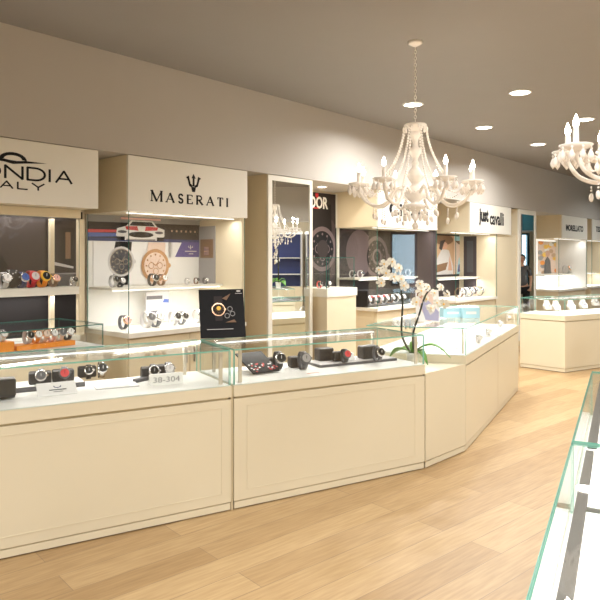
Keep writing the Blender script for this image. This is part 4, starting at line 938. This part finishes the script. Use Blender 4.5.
make_chandelier(5.67, 7.28, 'white chandelier seen only as a reflection in the near mirror', math.radians(20))
isl = counter_thing('beige counter opposite the near mirror, visible in its reflection', [(4.75, 7.0), (6.1, 6.9), (6.2, 7.5), (4.85, 7.6)], back=(2,))
o2 = copy_tree(orc); o2.location = (4.98, 6.80, .0); o2['label'] = 'white orchid standing in front of the counter opposite, reflected in the near mirror'
o2.location = (5.05, 7.3, GZ1+.001)
for (y0, y1, lb) in ((7.0, 8.15, 'white glazed wall showcase reflected in the near mirror, left one'), (8.25, 9.4, 'white glazed wall showcase on the window wall, right one')):
    sc_ = thing('wall_showcase', lb, 'showcase', (RX-.2, (y0+y1)/2, 0)); L_ = y1-y0
    b = MB(); b.box((0, 0, .45), (.38, L_, .9), M['cream']); b.build('cabinet', sc_)
    b = MB(); b.box((.14, 0, 1.55), (.04, L_, 1.3), M['navy']); b.build('back_panel', sc_)
    for z_ in (1.2, 1.6): b = MB(); b.box((.0, 0, z_), (.24, L_-.04, .02), M['white']); b.build('shelf', sc_)
    b = MB(); b.box((.0, 0, 2.22), (.38, L_, .06), M['opal']); b.build('light_canopy', sc_)
    for q_ in (-1, 1): b = MB(); b.box((0, q_*(L_/2-.012), 1.545), (.34, .02, 1.285), M['white']); b.build('side_panel', sc_)
# ------------------------------------------------------------------ person (seen in the far mirror)
def person(pos, rz):
    p = thing('person', 'person with dark tied hair in a dark grey top, seen in the far mirror', 'person', pos, rz)
    def skin(name, verts, edges, rad, m, root=0, sub=2):
        me = bpy.data.meshes.new(name); me.from_pydata(verts, edges, []); me.materials.append(m)
        o = bpy.data.objects.new(name, me); C.objects.link(o); o.parent = p
        md = o.modifiers.new('skin', 'SKIN'); sd = o.modifiers.new('sub', 'SUBSURF'); sd.levels = sub; sd.render_levels = sub; md.use_smooth_shade = True
        for i, r in enumerate(rad):
            me.skin_vertices[0].data[i].radius = r if isinstance(r, tuple) else (r, r); me.skin_vertices[0].data[i].use_root = (i == root)
        return o
    V = [(0,0,.93), (0,.01,1.10), (0,.0,1.27), (0,-.01,1.38), (0,-.015,1.45), (0,-.03,1.53), (0,-.045,1.60),
         (.10,0,.88), (.105,-.01,.48), (.10,.03,.08), (.10,-.09,.03), (-.10,0,.88), (-.105,-.01,.48), (-.10,.03,.08), (-.10,-.09,.03),
         (.15,0,1.36), (.21,.02,1.10), (.17,-.16,1.0), (.14,-.25,1.03), (-.15,0,1.36), (-.21,.02,1.10), (-.18,-.10,.92), (-.16,-.17,.88)]
    E = [(0,1),(1,2),(2,3),(3,4),(4,5),(5,6),(0,7),(7,8),(8,9),(9,10),(0,11),(11,12),(12,13),(13,14),(3,15),(15,16),(16,17),(17,18),(3,19),(19,20),(20,21),(21,22)]
    Rr = [(.14,.10),(.11,.085),(.13,.09),(.09,.065),.045,(.07,.085),(.062,.075),.085,.055,.036,.03,.085,.055,.036,.03,.045,.035,.024,.022,.045,.035,.024,.022]
    skin('body', V, E, Rr, M['skin'])
    # hands: fingers as short chains
    for hx, hy, hz in ((.135,-.28,1.035), (-.155,-.20,.872)):
        vv = [(hx, hy+.05, hz)]; ee = []; ra = [.018]
        for k in range(4):
            dx = (k-1.5)*.017; L = (.06, .072, .068, .052)[k]; i = len(vv); vv += [(hx+dx, hy, hz), (hx+dx, hy-L*.55, hz-.008), (hx+dx, hy-L, hz-.028)]; ee += [(0, i), (i, i+1), (i+1, i+2)]; ra += [.0095, .008, .0065]
        sg = -1 if hx > 0 else 1; i = len(vv); vv += [(hx+sg*.035, hy+.025, hz-.005), (hx+sg*.045, hy-.015, hz-.015)]; ee += [(0, i), (i, i+1)]; ra += [.010, .008]
        skin('hand', vv, ee, ra, M['skin'], 0, 1)
    skin('top', [(0,0,.90), (0,.01,1.10), (0,0,1.27), (0,-.005,1.39), (.15,0,1.365), (.20,.015,1.17), (-.15,0,1.365), (-.20,.015,1.17)], [(0,1),(1,2),(2,3),(3,4),(4,5),(3,6),(6,7)], [(.165,.12),(.125,.10),(.145,.105),(.10,.075),.062,.052,.062,.052], M['dgrey'])
    skin('trousers', [(0,0,.93), (.10,0,.86), (.105,-.01,.48), (.10,.03,.12), (-.10,0,.86), (-.105,-.01,.48), (-.10,.03,.12)], [(0,1),(1,2),(2,3),(0,4),(4,5),(5,6)], [(.15,.115),.098,.072,.06,.098,.072,.06], M['ink'])
    b = MB(); n = 18
    prof = [(.02, 1.695), (.06, 1.68), (.087, 1.64), (.092, 1.60), (.085, 1.55), (.06, 1.52), (.02, 1.51)]
    b.lathe([(r, z) for r, z in prof][::-1], M['hair'], (0, .0, 0), n); b.ball((0, .10, 1.62), .042, M['hair'], 12, 8); b.v = [(x, y*1.0-.015, z) for x, y, z in b.v]; b.build('hair', p)
    # face: eyes, nose, mouth, ears in front of the hair cap
    b = MB(); b.ball((0, -.062, 1.575), .066, M['skin'], 16, 12, 1.28); b.ball((0, -.132, 1.568), .012, M['skin'], 8, 6, 1.5)
    for s_ in (-1, 1): b.ball((s_*.07, -.05, 1.575), .016, M['skin'], 8, 6, 1.6)
    b.build('face', p)
    b = MB()
    for s_ in (-1, 1): b.ball((s_*.026, -.122, 1.59), .008, M['ink'], 8, 6); b.box((s_*.026, -.125, 1.606), (.026, .004, .004), M['hair'])
    b.build('eyes_and_brows', p); b = MB(); b.box((0, -.121, 1.535), (.035, .006, .007), M['red']); b.build('mouth', p)
    b = MB()
    for s_ in (-1, 1): b.box((s_*.10, -.035, .03), (.085, .24, .06), M['ink'])
    o = b.build('shoes', p); bevel(o, .02, 3)
person((7.05, 13.1, 0), math.radians(-70))
# ------------------------------------------------------------------ groups of repeats
GR = {'cushion': 'black watch cushions in the near counters', 'display case': 'display cases along the oblique wall', 'sign': 'cream sign boxes above the display cases',
      'counter': 'beige glass-topped counters', 'chandelier': 'white glass chandeliers', 'ceiling light': 'round ceiling downlights', 'necklace stand': 'white necklace busts in the far counter',
      'stand': 'watch stands on the thick cream shelf', 'mirror': 'cream-framed mirrors between the cases', 'booklet': 'white paper sheets in the counters', 'panel': 'flat wall panels', 'plant': 'white orchids',
      'showcase': None, 'tray': 'dark trays in the near counters', 'box': None}
for o in list(C.objects):
    if o.parent or not o.get('category') or o.get('group'): continue
    c = o['category']
    if c == 'watch':
        v = (Vector((o.location.x, o.location.y))-P0).dot(N); z = o.location.z
        o['group'] = 'watches on the display case shelves and ledges' if v > .05 and z > .9 else 'watches in the low showcase' if z > .9 else 'watches in the glass counters'
    elif GR.get(c): o['group'] = GR[c]
